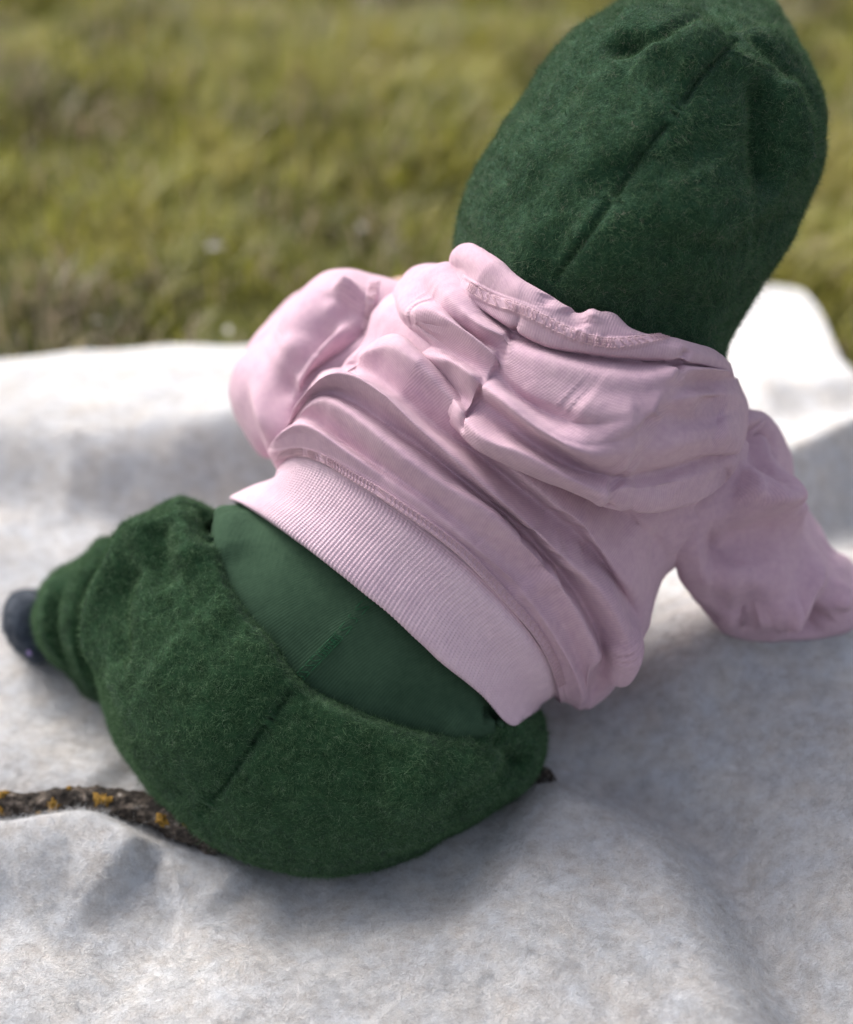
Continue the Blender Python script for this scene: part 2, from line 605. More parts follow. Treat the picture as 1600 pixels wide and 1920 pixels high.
def bark_mat():
    m = NT('lichen grown bark')
    ob = m.coord('Object')
    st = m.coord('Object', (0.5, 1.0, 1.0))
    a = m.noise(st, 230.0, 5.0, 0.75)
    b = m.noise(ob, 90.0, 4.0, 0.65)
    c = m.ramp(a, [(0.36, (0.018, 0.015, 0.013)), (0.5, (0.09, 0.072, 0.06)), (0.60, (0.22, 0.18, 0.15)), (0.72, (0.50, 0.47, 0.43))])
    m.base(m.mix(m.ramp(b, [(0.42, (0, 0, 0)), (0.60, (1, 1, 1))]), c, (0.03, 0.026, 0.023)))
    m.set(Roughness=0.95, Specular_IOR_Level=0.15)
    m.bump(m.math('ADD', a, b), 0.003)
    return m.m
M_BARK = bark_mat()
M_LICHEN = plain_mat('yellow lichen', (0.22, 0.125, 0.025), 0.95, 0.0, 0.75, 500, 0.0012)

def soil_mat():
    m = NT('soil and moss')
    ob = m.coord('Object')
    a = m.noise(ob, 3.2, 4.0, 0.6)
    b = m.noise(ob, 30.0, 5.0, 0.7)
    c = m.ramp(b, [(0.3, (0.030, 0.027, 0.014)), (0.55, (0.075, 0.072, 0.022)), (0.75, (0.13, 0.105, 0.055))])
    m.base(m.mix(m.ramp(a, [(0.4, (0, 0, 0)), (0.62, (0.8, 0.8, 0.8))]), c, (0.085, 0.092, 0.018)))
    m.set(Roughness=1.0, Specular_IOR_Level=0.05)
    m.bump(b, 0.02)
    return m.m
M_SOIL = soil_mat()

def grass_mat():
    m = NT('grass blade')
    at = m.n('ShaderNodeAttribute')
    at.attribute_name = 'tone'
    c = m.ramp(at.outputs['Fac'], [(0.0, (0.058, 0.062, 0.020)), (0.35, (0.165, 0.172, 0.036)), (0.62, (0.315, 0.30, 0.048)), (0.80, (0.25, 0.19, 0.12)), (1.0, (0.46, 0.36, 0.28))])
    m.base(c)
    m.set(Roughness=0.55, Specular_IOR_Level=0.35)
    tr = m.n('ShaderNodeBsdfTranslucent')
    m.l(c, tr.inputs[0])
    mx = m.n('ShaderNodeMixShader')
    mx.inputs[0].default_value = 0.4
    m.l(m.p.outputs[0], mx.inputs[1])
    m.l(tr.outputs[0], mx.inputs[2])
    m.l(mx.outputs[0], m.out.inputs[0])
    return m.m
M_GRASS = grass_mat()
M_LEAF = plain_mat('pale dead leaf', (0.30, 0.28, 0.25), 0.6, 0.0, 0.3, 80, 0.001)

# ------------------------------------------------------------------ the ground
n = 90
lin = np.sign(np.linspace(-1, 1, n)) * np.abs(np.linspace(-1, 1, n)) ** 3 * 150
gx, gy = np.meshgrid(lin, lin + 1.5, indexing='ij')
P = np.stack([gx, gy, 0 * gx], -1).reshape(-1, 3)
near = np.exp(-((P[:, 0]) ** 2 + (P[:, 1] - 1.5) ** 2) / 30)
P[:, 2] = -0.04 + 0.012 * vnoise(P, 0.4, 3) * near
ground = mesh_obj('ground', P, grid_faces(n, n, False)[:, ::-1], M_SOIL)
ground['kind'] = 'structure'

# ------------------------------------------------------------------ the blanket
def poly_y(x, xs, ys):
    return np.interp(x, xs, ys)
NB_U, NB_V = 560, 560
s, t = np.meshgrid(np.linspace(0, 1, NB_U), np.linspace(0, 1, NB_V), indexing='ij')
FZ = 0.03
fe = [G(-700, 745, FZ), G(-300, 720, FZ), G(0, 692, FZ), G(90, 689, FZ), G(190, 673, FZ), G(300, 668, FZ), G(450, 660, FZ), G(800, 600, FZ), G(1150, 540, FZ), G(1400, 493, FZ), G(1480, 487, FZ), G(1520, 497, FZ)]
fe = catmull(np.array(fe)[:, :2], NB_U)
re = [(G(1520, 497, FZ))[:2], (G(1555, 560, FZ))[:2], (G(1580, 615, FZ))[:2], (G(1625, 680, FZ))[:2], (0.47, 1.0), (0.55, 0.75), (0.6, 0.45), (0.62, 0.20)]
re = catmull(np.array(re), NB_V)[::-1]                       # near -> far
ne = np.stack([np.linspace(-0.85, 0.62, NB_U), np.full(NB_U, 0.20)], 1)
le = np.stack([np.linspace(-0.85, fe[0, 0], NB_V), np.linspace(0.20, fe[0, 1], NB_V)], 1)
S1, T1 = s[..., None], t[..., None]
B2 = ((1 - T1) * ne[:, None] + T1 * fe[:, None] + (1 - S1) * le[None] + S1 * re[None]
      - ((1 - S1) * (1 - T1) * ne[0] + S1 * (1 - T1) * ne[-1] + (1 - S1) * T1 * fe[0] + S1 * T1 * fe[-1]))
BX, BY = B2[..., 0].ravel(), B2[..., 1].ravel()
BP = np.stack([BX, BY, 0 * BX], 1)

def bridge(px, h, w1, w2=None, z=0.02, taper=0.2):
    """height of a fold of the blanket along photo points; w1 beyond its crest, w2 on its near side"""
    w2 = w1 if w2 is None else w2
    C = catmull(np.array([G(x, y, z)[:2] for x, y in px]), 60)
    T = np.gradient(C, axis=0)
    T /= np.linalg.norm(T, axis=1, keepdims=True)
    A = np.stack([-T[:, 1], T[:, 0]], 1)                     # left of a left-to-right stroke: away from the lens
    X = B2.reshape(-1, 2)
    best = np.argmin((X ** 2).sum(1)[:, None] - 2 * X @ C.T + (C ** 2).sum(1)[None], axis=1)
    ds = np.linalg.norm(np.diff(C, axis=0), axis=1).mean()
    fr = np.clip(best + ((X - C[best]) * T[best]).sum(1) / ds, 0, 58.999)
    i0 = fr.astype(np.int64)
    q = (fr - i0)[:, None]
    Cb, Ab, Tb = (M_[i0] * (1 - q) + M_[i0 + 1] * q for M_ in (C, A, T))
    off = X - Cb
    sd = (off * Ab).sum(1)
    ta = (off * Tb).sum(1)
    w = np.where(sd > 0, w1, w2)
    u = fr / 59.0
    f = np.exp(-(sd / w) ** 2) * np.exp(-(ta / max(w1, w2)) ** 2)
    if taper:
        f *= 0.15 + 0.85 * sstep(0, taper, u) * sstep(0, taper, 1 - u)
    return h * f

Z = 0.004 + 0.0 * BX
Z += 0.0050 * vnoise(BP, 0.11, 21) + 0.0030 * vnoise(BP, 0.055, 22) + 0.0010 * vnoise(BP, 0.022, 23)
# the far left swell: flat white top, its near face turned to the lens
front = np.interp(BX, [-0.8, -0.36, -0.28, -0.20, -0.10, 0.05, 0.2], [0.90, 0.90, 0.885, 0.905, 0.94, 0.98, 1.0])
Z += 0.050 * sstep(-0.01, 0.085, BY - front) * (1 - sstep(-0.02, 0.12, BX)) * (1 - 0.6 * sstep(1.02, 1.25, BY))
Z += bridge([(-200, 985), (0, 985), (130, 992), (260, 1000)], 0.012, 0.03, 0.05)
# the ridges on the far right
Z += bridge([(1380, 925), (1480, 882), (1600, 832), (1750, 790)], 0.070, 0.05, 0.028, z=0.05, taper=0.12)
Z += bridge([(1380, 730), (1500, 712), (1640, 690)], 0.022, 0.09, 0.035, z=0.02)
# the swell under the right forearm and its near slope
tl = np.array([G(x, y, 0.0)[:2] for x, y in [(930, 1430), (1030, 1462), (1130, 1498), (1230, 1548), (1300, 1605), (1345, 1690), (1400, 1800), (1460, 1930), (1540, 2150)]])
tl = catmull(tl, 160)
tt_ = np.gradient(tl, axis=0)
tt_ /= np.linalg.norm(tt_, axis=1, keepdims=True)
X2 = B2.reshape(-1, 2)
bi = np.argmin((X2 ** 2).sum(1)[:, None] - 2 * X2 @ tl.T + (tl ** 2).sum(1)[None], axis=1)
far_d = ((X2 - tl[bi]) * np.stack([-tt_[:, 1], tt_[:, 0]], 1)[bi]).sum(1)
along = bi / 159.0
right_fade = sstep(0.02, 0.30, along)
Z += (0.026 * sstep(-0.006, 0.050, far_d) + 0.026 * sstep(0.0, 0.15, far_d)) * right_fade * (1 - sstep(0.70, 0.95, BY))
Z += 0.024 * np.exp(-((far_d + 0.040) / np.where(far_d < -0.040, 0.095, 0.030)) ** 2) * sstep(0.03, 0.18, along)
Z -= 0.020 * np.exp(-((far_d - 0.020) / np.where(far_d < 0.020, 0.022, 0.050)) ** 2) * sstep(0.06, 0.28, along)
Z += bridge([(1180, 1292), (1290, 1240), (1400, 1214), (1600, 1212), (1750, 1214)], 0.012, 0.05, 0.03, z=0.04, taper=0.18)
# the near left folds either side of the branch
Z += bridge([(-200, 1590), (0, 1572), (90, 1560), (165, 1552), (235, 1580), (285, 1612)], 0.019, 0.013, 0.040, z=0.012, taper=0.1)
Z += bridge([(250, 1590), (330, 1640), (420, 1680), (520, 1720), (640, 1740)], -0.004, 0.035, 0.035, z=0.0)
Z += bridge([(270, 1605), (330, 1585), (400, 1598), (470, 1640)], 0.010, 0.012, 0.03, z=0.01)
Z += bridge([(-100, 1700), (150, 1720), (330, 1790)], -0.010, 0.04)
Z += bridge([(480, 1720), (700, 1690), (900, 1640)], -0.005, 0.04, 0.05, z=0.0)
Z += bridge([(300, 1830), (600, 1850), (900, 1800), (1150, 1840)], 0.010, 0.05, 0.06, z=0.0)
Z += bridge([(-50, 1420), (100, 1400), (220, 1440)], 0.008, 0.03)
# where the seat and the legs press it down
def press(px, r, depth, z=0.0):
    c = G(px[0], px[1], z)
    return -depth * np.exp(-((BX - c[0]) ** 2 + (BY - c[1]) ** 2) / r ** 2)
Zc = Z + press((620, 1560), 0.09, 0.012)
BZ = np.maximum(Zc, -0.016)
BZ_GRID = BZ.reshape(NB_U, NB_V)
BV = np.stack([BX, BY, BZ], 1)
BF = grid_faces(NB_U, NB_V, False)[:, ::-1]
if True:
    a, b, c = BV[BF[0, 0]], BV[BF[0, 1]], BV[BF[0, 2]]
    if np.cross(b - a, c - a)[2] < 0:
        BF = BF[:, ::-1]
blanket = mesh_obj('blanket', BV, BF, M_FELT)
so = blanket.modifiers.new('thickness', 'SOLIDIFY')
so.thickness = 0.004
so.offset = -1
blanket['label'] = 'pale grey beige felted wool blanket spread over the grass in soft folds'
blanket['category'] = 'blanket'
fibres('wool_fibre', BV, BF, 260000, M_FELT_FIB, blanket, length=0.0060, radius=0.000055, lay=1.0, curl=2.2, npt=6, seed=31, flow=0.016, near_bias=False, rise=0.22,
       mask=lambda c: np.where((c[:, 1] < 1.0) & (c[:, 1] > 0.42) & (np.abs(c[:, 0]) < 0.36), 1.0 / np.maximum(c[:, 1], 0.45) ** 2, 0.0))

# ------------------------------------------------------------------ the child
root = bpy.data.objects.new('person', None)
root.empty_display_size = 0.1
COL.objects.link(root)
root.location = G(640, 1560, 0.0)
root['label'] = 'small child seen from behind in green beanie, pink hooded sweatshirt and green trousers'
root['category'] = 'person'

# ---- trousers: fleece seat
rings = [
    ring([(408, 975), (412, 1030), (432, 1085), (465, 1145), (512, 1205), (560, 1262), (620, 1298), (700, 1335), (770, 1365), (840, 1375), (900, 1368), (960, 1345), (1004, 1335)], .872, .800, .865),
    ring([(398, 957), (395, 1010), (410, 1070), (440, 1140), (490, 1210), (545, 1287), (600, 1318), (680, 1355), (760, 1390), (830, 1402), (890, 1395), (950, 1362), (1012, 1335)], .872, .787, .868),
    ring([(365, 940), (362, 1010), (388, 1090), (430, 1180), (525, 1310), (600, 1343), (700, 1384), (810, 1420), (915, 1402), (1018, 1345)], .880, .783, .870),
    ring([(330, 935), (330, 1010), (360, 1110), (420, 1220), (515, 1335), (640, 1382), (800, 1440), (930, 1415), (1021, 1360)], .885, .782, .870),
    ring([(255, 985), (257, 1100), (320, 1230), (480, 1370), (650, 1430), (800, 1472), (930, 1448), (1022, 1395)], .890, .780, .870),
    ring([(200, 1070), (215, 1200), (300, 1330), (460, 1440), (650, 1490), (820, 1512), (940, 1480), (1013, 1435)], .892, .780, .870),
    ring([(176, 1170), (215, 1310), (320, 1420), (470, 1510), (650, 1548), (800, 1546), (988, 1476)], .885, .786, .868),
    ring([(183, 1270), (258, 1410), (380, 1512), (520, 1583), (660, 1596), (790, 1578), (935, 1512)], .880, .796, .864),
    ring([(222, 1390), (325, 1510), (450, 1592), (560, 1626), (680, 1618), (865, 1557)], .870, .806, .858),
    ring([(320, 1525), (450, 1608), (570, 1640), (660, 1636), (775, 1613)], .862, .818, .850, .06),
    ring([(455, 1612), (590, 1644), (695, 1634)], .852, .828, .845, .03),
]
g = fix_out(loft(rings, 420, 300, (600, 1640, .842)))
g = sculpt(g, [
    S([(262, 978), (235, 1040), (200, 1110), (184, 1180), (190, 1270), (205, 1340)], .007, .010, .014),
    S([(255, 1040), (222, 1120), (216, 1180), (226, 1280)], -.007, .010, .014),
    S([(310, 985), (300, 1040), (312, 1110)], -.006, .010),
    S([(350, 960), (345, 1010), (365, 1080)], .005, .012),
    S([(402, 950), (396, 985), (402, 1030)], -.010, .007),
    S([(450, 1160), (545, 1300), (680, 1368), (830, 1415)], .003, .008, .02),
    S([(970, 1380), (900, 1440), (800, 1480), (700, 1500)], .005, .016, .02),
    S([(1005, 1410), (900, 1488), (790, 1552)], -.006, .010, .012),
    S([(925, 1385), (965, 1412), (995, 1440)], -.005, .007),
    S([(870, 1402), (915, 1392), (950, 1366)], -.005, .006),
    S([(300, 1200), (420, 1330), (470, 1400)], .003, .04),
], gain=1.5)
g = wrinkle(g, .0014, .028, 41)
g = sculpt(g, [S([(549, 1290), (510, 1345), (470, 1400), (425, 1465), (372, 1535)], -.0065, .0018, kind='c', tp=.03),
               S([(549, 1290), (470, 1400), (372, 1535)], -.0015, .008, tp=.1)])
SEAT = g
trousers = grid_obj('trousers', g, M_FLEECE, root)
trousers['label'] = 'dark green fleece trousers with a smooth knitted yoke at the back'
seatV, seatF = g.reshape(-1, 3), grid_faces(g.shape[0], g.shape[1], True)
seam_P, _ = on_surface(coarse_bvh(g), catmull([(549, 1290), (510, 1345), (470, 1400), (425, 1465), (372, 1535)], 30))
def off_seam(path, w):
    def f(c):
        d2 = np.min((c ** 2).sum(1)[:, None] - 2 * c @ path.T + (path ** 2).sum(1)[None], axis=1)
        return np.where(d2 < w * w, 0.04, 1.0)
    return f
fibres('fleece_pile', seatV, seatF, 240000, M_PILE, trousers, length=0.0031, radius=0.000070, seed=51, mask=off_seam(seam_P, .0032), flow=.009, rise=.42, curl=2.4, npt=6)

# ---- trousers: knitted yoke
rings = [
    ring([(475, 935), (560, 975), (660, 1030), (760, 1110), (860, 1195), (940, 1265), (985, 1330), (1010, 1325)], .872, .806, .866),
    ring([(444, 946), (520, 998), (620, 1072), (720, 1150), (820, 1238), (900, 1308), (950, 1358), (1006, 1345)], .874, .798, .868),
    ring([(412, 950), (440, 1020), (520, 1110), (620, 1190), (720, 1270), (830, 1330), (920, 1355), (1008, 1345)], .873, .794, .868),
    ring([(402, 965), (405, 1040), (440, 1125), (500, 1205), (560, 1272), (640, 1320), (760, 1372), (850, 1384), (940, 1360), (1008, 1342)], .872, .796, .868),
    ring([(404, 990), (412, 1080), (450, 1170), (520, 1260), (600, 1335), (760, 1408), (850, 1420), (950, 1385), (1006, 1350)], .875, .812, .872),
]
g = fix_out(loft(rings, 300, 130))
g = sculpt(g, [
    S([(700, 1110), (640, 1190), (562, 1272)], .0012, .006, tp=.02),
    S([(900, 1330), (935, 1338), (955, 1352)], -.008, .006),
    S([(820, 1370), (890, 1362), (945, 1345)], .006, .010, .012),
    S([(440, 960), (425, 1010), (435, 1060)], .004, .012),
])
g = wrinkle(g, .0006, .03, 44)
YOKE = g
yoke = grid_obj('yoke', g, M_YOKE, trousers)
yoke['label'] = 'smooth green knitted yoke of the trousers'

# ---- trousers: left lower leg, gathered in rolls
rings = [
    ring([(345, 975), (290, 1130), (275, 1280), (262, 1420)], .93, .90, .92, .05),
    ring([(268, 985), (226, 1100, 1.5), (212, 1220, 1.5), (205, 1345)], .945, .90, .925, .05),
    ring([(232, 1004), (190, 1095, -3.0), (178, 1200, -3.0), (188, 1318)], .95, .905, .93, .05),
    ring([(190, 1008), (150, 1100, 3.0), (138, 1185, 4.0), (145, 1240, 4.0), (164, 1306)], .955, .905, .935, .05),
    ring([(172, 1024), (130, 1110, 2.0), (122, 1190, 2.0), (148, 1290, 1.0)], .957, .908, .937, .05),
    ring([(152, 1046), (118, 1115, -3.0), (112, 1190, -3.5), (138, 1276, -1.5)], .96, .912, .94, .05),
    ring([(112, 1066), (84, 1120, 3.0), (80, 1165, 3.0), (92, 1205, 3.0), (122, 1256, 1.0)], .965, .914, .945, .05),
    ring([(94, 1085), (70, 1135, 1.5), (68, 1180, 1.5), (98, 1240, 1.0)], .965, .922, .948, .045),
    ring([(78, 1108), (63, 1145), (62, 1175), (74, 1214)], .966, .936, .952, .04),
    ring([(84, 1124), (74, 1148), (73, 1172), (80, 1198)], .964, .946, .955, .03),
]
g = fix_out(loft(rings, 160, 150))
g = wrinkle(g, .0012, .02, 47)
leg = grid_obj('trouser_leg', g, M_FLEECE, trousers)
fibres('fleece_pile', g.reshape(-1, 3), grid_faces(g.shape[0], g.shape[1], True), 44000, M_PILE, trousers, length=0.0034, radius=0.000075, seed=53, flow=.012)

# the other leg, folded in front of the trunk
def tube(path, radii, nu=40, nv=60, flat=1.0):
    P = catmull(np.array(path, float), nv)
    r = np.interp(np.linspace(0, 1, nv), np.linspace(0, 1, len(radii)), radii)
    T = np.gradient(P, axis=0)
    T /= np.linalg.norm(T, axis=1, keepdims=True)
    ref = np.array([0, 0, 1.0])
    a = np.cross(T, ref)
    a /= np.linalg.norm(a, axis=1, keepdims=True) + 1e-9
    b = np.cross(a, T)
    ph = np.linspace(0, 2 * math.pi, nu, endpoint=False)
    return P[:, None] + (a[:, None] * np.cos(ph)[None, :, None] + b[:, None] * np.sin(ph)[None, :, None] * flat) * r[:, None, None]
g = tube([(0.05, 0.76, 0.065), (0.05, 0.83, 0.06), (0.02, 0.89, 0.055), (-0.02, 0.89, 0.045), (-0.05, 0.88, 0.04)], [.05, .058, .050, .040, .028])
g = wrinkle(g, .002, .03, 49)
grid_obj('trouser_leg', g, M_FLEECE, trousers)

# ---- the sock
rings = [
    ring([(100, 1118), (92, 1150), (92, 1190), (100, 1226)], .968, .948, .96, .03),
    ring([(62, 1108), (54, 1145), (54, 1200), (68, 1246)], .970, .940, .958, .035),
    ring([(40, 1108), (33, 1145), (34, 1195), (52, 1234)], .972, .940, .962, .035),
    ring([(22, 1118), (16, 1150), (20, 1190), (38, 1222)], .974, .945, .966, .03),
    ring([(9, 1145), (7, 1165), (10, 1185), (22, 1208)], .974, .955, .970, .02),
]
g = fix_out(loft(rings, 80, 60, (6, 1178, .968)))
g = wrinkle(g, .0012, .014, 55)
sock = grid_obj('sock', g, M_SOCK, root)
sock['label'] = 'dark blue grey wool sock'
fibres('wool_fibre', g.reshape(-1, 3), grid_faces(g.shape[0], g.shape[1], True), 9000, M_SOCKFIB, sock, length=.003, radius=.00008, seed=59, flow=.006)
dot = U(np.array(55.), np.array(1224.), np.array(.942))
ph = np.linspace(0, 2 * math.pi, 12, endpoint=False)
dg = np.array([[dot + np.array([math.cos(p) * r * .6, -.001 * (1 - r / .004), math.sin(p) * r]) for p in ph] for r in (.0026, .002, .001, .0001)])
grid_obj('sock_mark', dg, plain_mat('lilac knit mark', (0.35, 0.26, 0.5), .9), sock)

def R3(a, b, c, *d):
    return ring([a, b, c], *d)
# ---- sweatshirt: trunk
SHARE = (0.30, 0.45, 0.25)
rings = [
    R3([(520, 880), (545, 866), (580, 866), (650, 903), (700, 937)], [(704, 940), (760, 975), (870, 1060), (938, 1128)], [(942, 1132), (1005, 1210), (1032, 1262), (1035, 1300)], .872, .786, .862),
    R3([(507, 858), (538, 846), (569, 845), (610, 860), (662, 892), (708, 919)], [(711, 921), (775, 964), (831, 1005), (880, 1046), (943, 1111)], [(946, 1114), (1004, 1181), (1038, 1238), (1055, 1290), (1062, 1316)], .872, .776, .862),
    R3([(504, 850), (520, 828, 3), (557, 814, 5), (600, 830, 5), (655, 868, 3), (714, 908, 2)], [(717, 910, 2), (790, 960, 2), (880, 1028, 2), (956, 1098, 2)], [(960, 1101, 2), (1025, 1186, 2), (1068, 1260, 2), (1072, 1322)], .873, .775, .862),
    R3([(505, 840), (524, 812, 6), (557, 795, 9), (590, 803, 9), (640, 838, 6), (716, 892, 2)], [(719, 894, 2), (800, 950, 3), (890, 1024, 3), (972, 1098, 3)], [(976, 1102, 3), (1045, 1200, 4), (1088, 1290, 4), (1084, 1330)], .873, .774, .862),
    R3([(528, 818, -3), (562, 787, -3), (592, 791, -5), (622, 812, -7), (660, 838, -7), (714, 872, -3)], [(718, 874, -2), (810, 938, 0), (905, 1010, 0), (990, 1088, 0)], [(994, 1092, 0), (1062, 1184, -1), (1098, 1280, -2), (1092, 1330)], .874, .774, .863),
    R3([(544, 802), (570, 768, 4), (600, 752, 7), (628, 760, 9), (662, 781, 10), (718, 824, 10)], [(722, 827, 10), (775, 868, 10), (831, 907, 9), (887, 939, 9), (944, 980, 9), (1005, 1040, 9)], [(1009, 1044, 9), (1060, 1108, 9), (1100, 1178, 9), (1120, 1226, 8), (1104, 1262, 4), (1098, 1328)], .874, .774, .864),
    R3([(546, 795), (580, 748, -2), (620, 736, -5), (665, 752, -7), (726, 794, -8)], [(730, 797, -8), (790, 838, -9), (850, 886, -9), (910, 934, -9), (970, 984, -9), (1032, 1050, -9)], [(1036, 1054, -9), (1085, 1118, -9), (1120, 1185, -11), (1130, 1240, -13), (1114, 1290, -11), (1110, 1326)], .874, .774, .866),
    R3([(542, 792), (561, 752, 3), (610, 704, 7), (662, 704, 8), (720, 740, 9)], [(724, 743, 9), (790, 806, 9), (860, 866, 9), (960, 955, 9), (1056, 1044, 8)], [(1060, 1048, 8), (1130, 1112, 8), (1168, 1178, 8), (1186, 1240, 5), (1150, 1292)], .874, .774, .866),
    R3([(598, 702), (640, 692, -5), (690, 698, -7), (752, 740, -8)], [(756, 744, -8), (830, 808, -9), (900, 856, -9), (981, 922, -9), (1080, 1000, -8)], [(1084, 1004, -8), (1136, 1062, -7), (1170, 1116, -6), (1192, 1164, -4), (1194, 1214)], .874, .776, .866),
    R3([(636, 692), (681, 660, 5), (730, 650, 6), (782, 680, 6)], [(786, 684, 6), (860, 766, 6), (942, 858, 6), (1037, 940, 7), (1094, 982, 7)], [(1098, 986, 7), (1128, 1028, 7), (1172, 1082, 6), (1210, 1122, 4), (1222, 1156)], .874, .777, .866),
    R3([(650, 672), (740, 626, -3), (800, 670, -3)], [(804, 674, -3), (880, 746, -3), (980, 830, -3), (1100, 915, -3)], [(1104, 918, -3), (1190, 985, -3), (1240, 1042, -3), (1246, 1085)], .874, .778, .866),
    R3([(680, 640), (740, 660), (810, 706)], [(814, 709), (950, 800), (1110, 906)], [(1114, 909), (1230, 985), (1285, 1050)], .874, .778, .866),
    R3([(700, 580), (760, 605), (850, 660)], [(854, 663), (1000, 760), (1150, 850)], [(1154, 852), (1290, 930), (1370, 940)], .874, .780, .866),
    R3([(755, 545), (820, 572), (900, 610)], [(904, 612), (1000, 664), (1180, 750)], [(1184, 752), (1300, 800), (1402, 800)], .874, .782, .862, .07),
    R3([(860, 550), (920, 575), (980, 598)], [(984, 600), (1050, 622), (1200, 680)], [(1204, 682), (1280, 712), (1355, 750)], .865, .79, .855, .06),
]
g = fix_out(loft(rings, 640, 560))
g = sculpt(g, [
    S([(645, 668), (700, 684), (745, 680)], -.005, .006),
    S([(1150, 1190), (1168, 1230), (1160, 1275)], .006, .010),
    S([(1150, 960), (1210, 985), (1260, 990)], .004, .02, tp=.4),
    S([(1310, 950), (1295, 1000), (1275, 1040)], .004, .014, tp=.4),
    S([(880, 960), (940, 1030), (1000, 1120)], -.0025, .012, .018),
    S([(1000, 990), (1060, 1070), (1110, 1150)], -.002, .010),
], dguess=.8)
g = wrinkle(g, .0006, .026, 61)
g = wrinkle(g, .00025, .009, 63)
g = sculpt(g, [
    S([(510, 856), (538, 845), (569, 843), (610, 858), (662, 890), (719, 925), (775, 962), (831, 1003), (880, 1044), (950, 1117), (1004, 1180), (1038, 1236), (1055, 1290), (1060, 1312)], .0004, .0042, kind='b', tp=.0),
])
g = relax(g, [(1205, 1148, .012), (1195, 1135, .010)], .84)
TRUNK = g
hoodie = grid_obj('hoodie', g, M_PINK, root)
hoodie['label'] = 'pink hooded sweatshirt bunched in folds across the back'

# ---- the flat seam that joins trunk and hem band
SHARE = (0.30, 0.45, 0.25)
lo_ = ([(516, 870), (541, 858), (572, 857), (612, 872), (658, 901), (703, 929)], [(706, 931), (770, 974), (826, 1015), (875, 1056), (937, 1121)], [(940, 1124), (997, 1189), (1030, 1244), (1046, 1292), (1052, 1318)])
up_ = ([(508, 856), (534, 841), (568, 838), (612, 853), (666, 885), (713, 911)], [(716, 913), (780, 956), (836, 996), (886, 1037), (950, 1104)], [(953, 1107), (1011, 1174), (1046, 1232), (1064, 1286), (1072, 1314)])
def between(f):
    return [[tuple(np.array(p, float) * (1 - f) + np.array(q, float) * f) for p, q in zip(a, b)] for a, b in zip(lo_, up_)]
rings = [R3(*between(f), .8715, .776 - o, .8615) for f, o in ((.0, -.003), (.02, .0016), (.08, .0034), (.3, .0040), (.45, .0037), (.5, .0034), (.55, .0037), (.7, .0040), (.92, .0035), (.98, .0016), (1.0, -.003))]
g = fix_out(loft(rings, 520, 40))
SEAMG = g
grid_obj('hem_seam', g, M_PINK, hoodie)

# ---- sweatshirt: ribbed hem band, every rib in relief
rings = [
    ring([(446, 938), (525, 992), (625, 1066), (723, 1145), (820, 1234), (897, 1300), (945, 1350), (972, 1356), (998, 1347)], .878, .793, .866),
    ring([(434, 934), (470, 952), (520, 984), (620, 1059), (720, 1139), (820, 1229), (900, 1299), (948, 1353), (975, 1360), (1003, 1350)], .878, .785, .866),
    ring([(448, 925), (490, 945), (545, 975), (640, 1042), (740, 1116), (836, 1202), (914, 1276), (962, 1330), (985, 1343), (1008, 1336)], .877, .783, .866),
    ring([(478, 910), (512, 917), (570, 940), (655, 990), (750, 1058), (850, 1145), (925, 1220), (980, 1285), (1003, 1318), (1015, 1322)], .876, .782, .864),
    ring([(515, 895), (535, 880), (575, 878), (650, 915), (755, 990), (865, 1077), (940, 1152), (997, 1222), (1028, 1275), (1028, 1312)], .873, .779, .862),
    ring([(518, 880), (545, 860), (580, 858), (650, 895), (760, 966), (870, 1052), (945, 1127), (1005, 1202), (1038, 1258), (1042, 1304)], .872, .781, .862),
]
g = fix_out(loft(rings, 2200, 70))
nn_ = grid_normals(g, True)
ph = np.arange(2200)
# even ribs by arc length of the middle row
midrow = g[35]
arc = np.r_[0, np.cumsum(np.linalg.norm(np.diff(midrow, axis=0), axis=1))]
rib = np.sin(2 * math.pi * arc / 0.0025)
rib = np.sign(rib) * np.abs(rib) ** 0.7
vv = np.linspace(0, 1, 70)[:, None]
amp = .00019 * sstep(0.0, .10, vv) * sstep(0.0, .10, 1 - vv)
g = g + nn_ * (amp * rib[None])[..., None]
g = wrinkle(g, .0007, .03, 65)
grid_obj('hem_band', g, M_RIB, hoodie)['label'] = 'ribbed pink hem band'

# ---- sweatshirt: left sleeve
rings = [
    ring([(800, 525), (790, 620), (770, 710)], .88, .86, .875, .06),
    ring([(745, 523), (735, 610), (712, 705)], .892, .862, .885, .06),
    ring([(702, 514), (680, 610), (632, 740)], .902, .858, .892, .06),
    ring([(655, 505), (625, 620), (580, 792)], .91, .858, .90, .06),
    ring([(600, 518), (570, 650), (536, 852)], .92, .862, .905, .06),
    ring([(545, 562), (525, 680), (508, 862)], .928, .872, .915, .055),
    ring([(498, 628), (485, 720), (480, 848)], .932, .885, .922, .05),
    ring([(458, 660), (450, 720), (455, 808)], .934, .90, .928, .04),
    ring([(440, 685), (435, 725), (440, 780)], .934, .915, .93, .025),
]
g = fix_out(loft(rings, 240, 240, (430, 740, .93)))
g = sculpt(g, [
    S([(700, 548), (662, 594), (610, 655), (561, 712), (520, 775), (505, 810)], .009, .014, .010, .002, tp=.4),
    S([(715, 560), (672, 628), (625, 690), (580, 740), (545, 790)], -.012, .010, .014),
    S([(668, 548), (610, 610), (555, 690), (505, 775)], -.010, .013, .015, tp=.15),
    S([(688, 536), (655, 550), (625, 575), (585, 615)], .006, .010, .010, .002, tp=.3),
    S([(570, 610), (535, 690), (490, 790)], .005, .016),
    S([(590, 770), (540, 830), (508, 850)], .006, .014),
], dguess=.88, gain=1.7)
g = wrinkle(g, .0012, .03, 67)
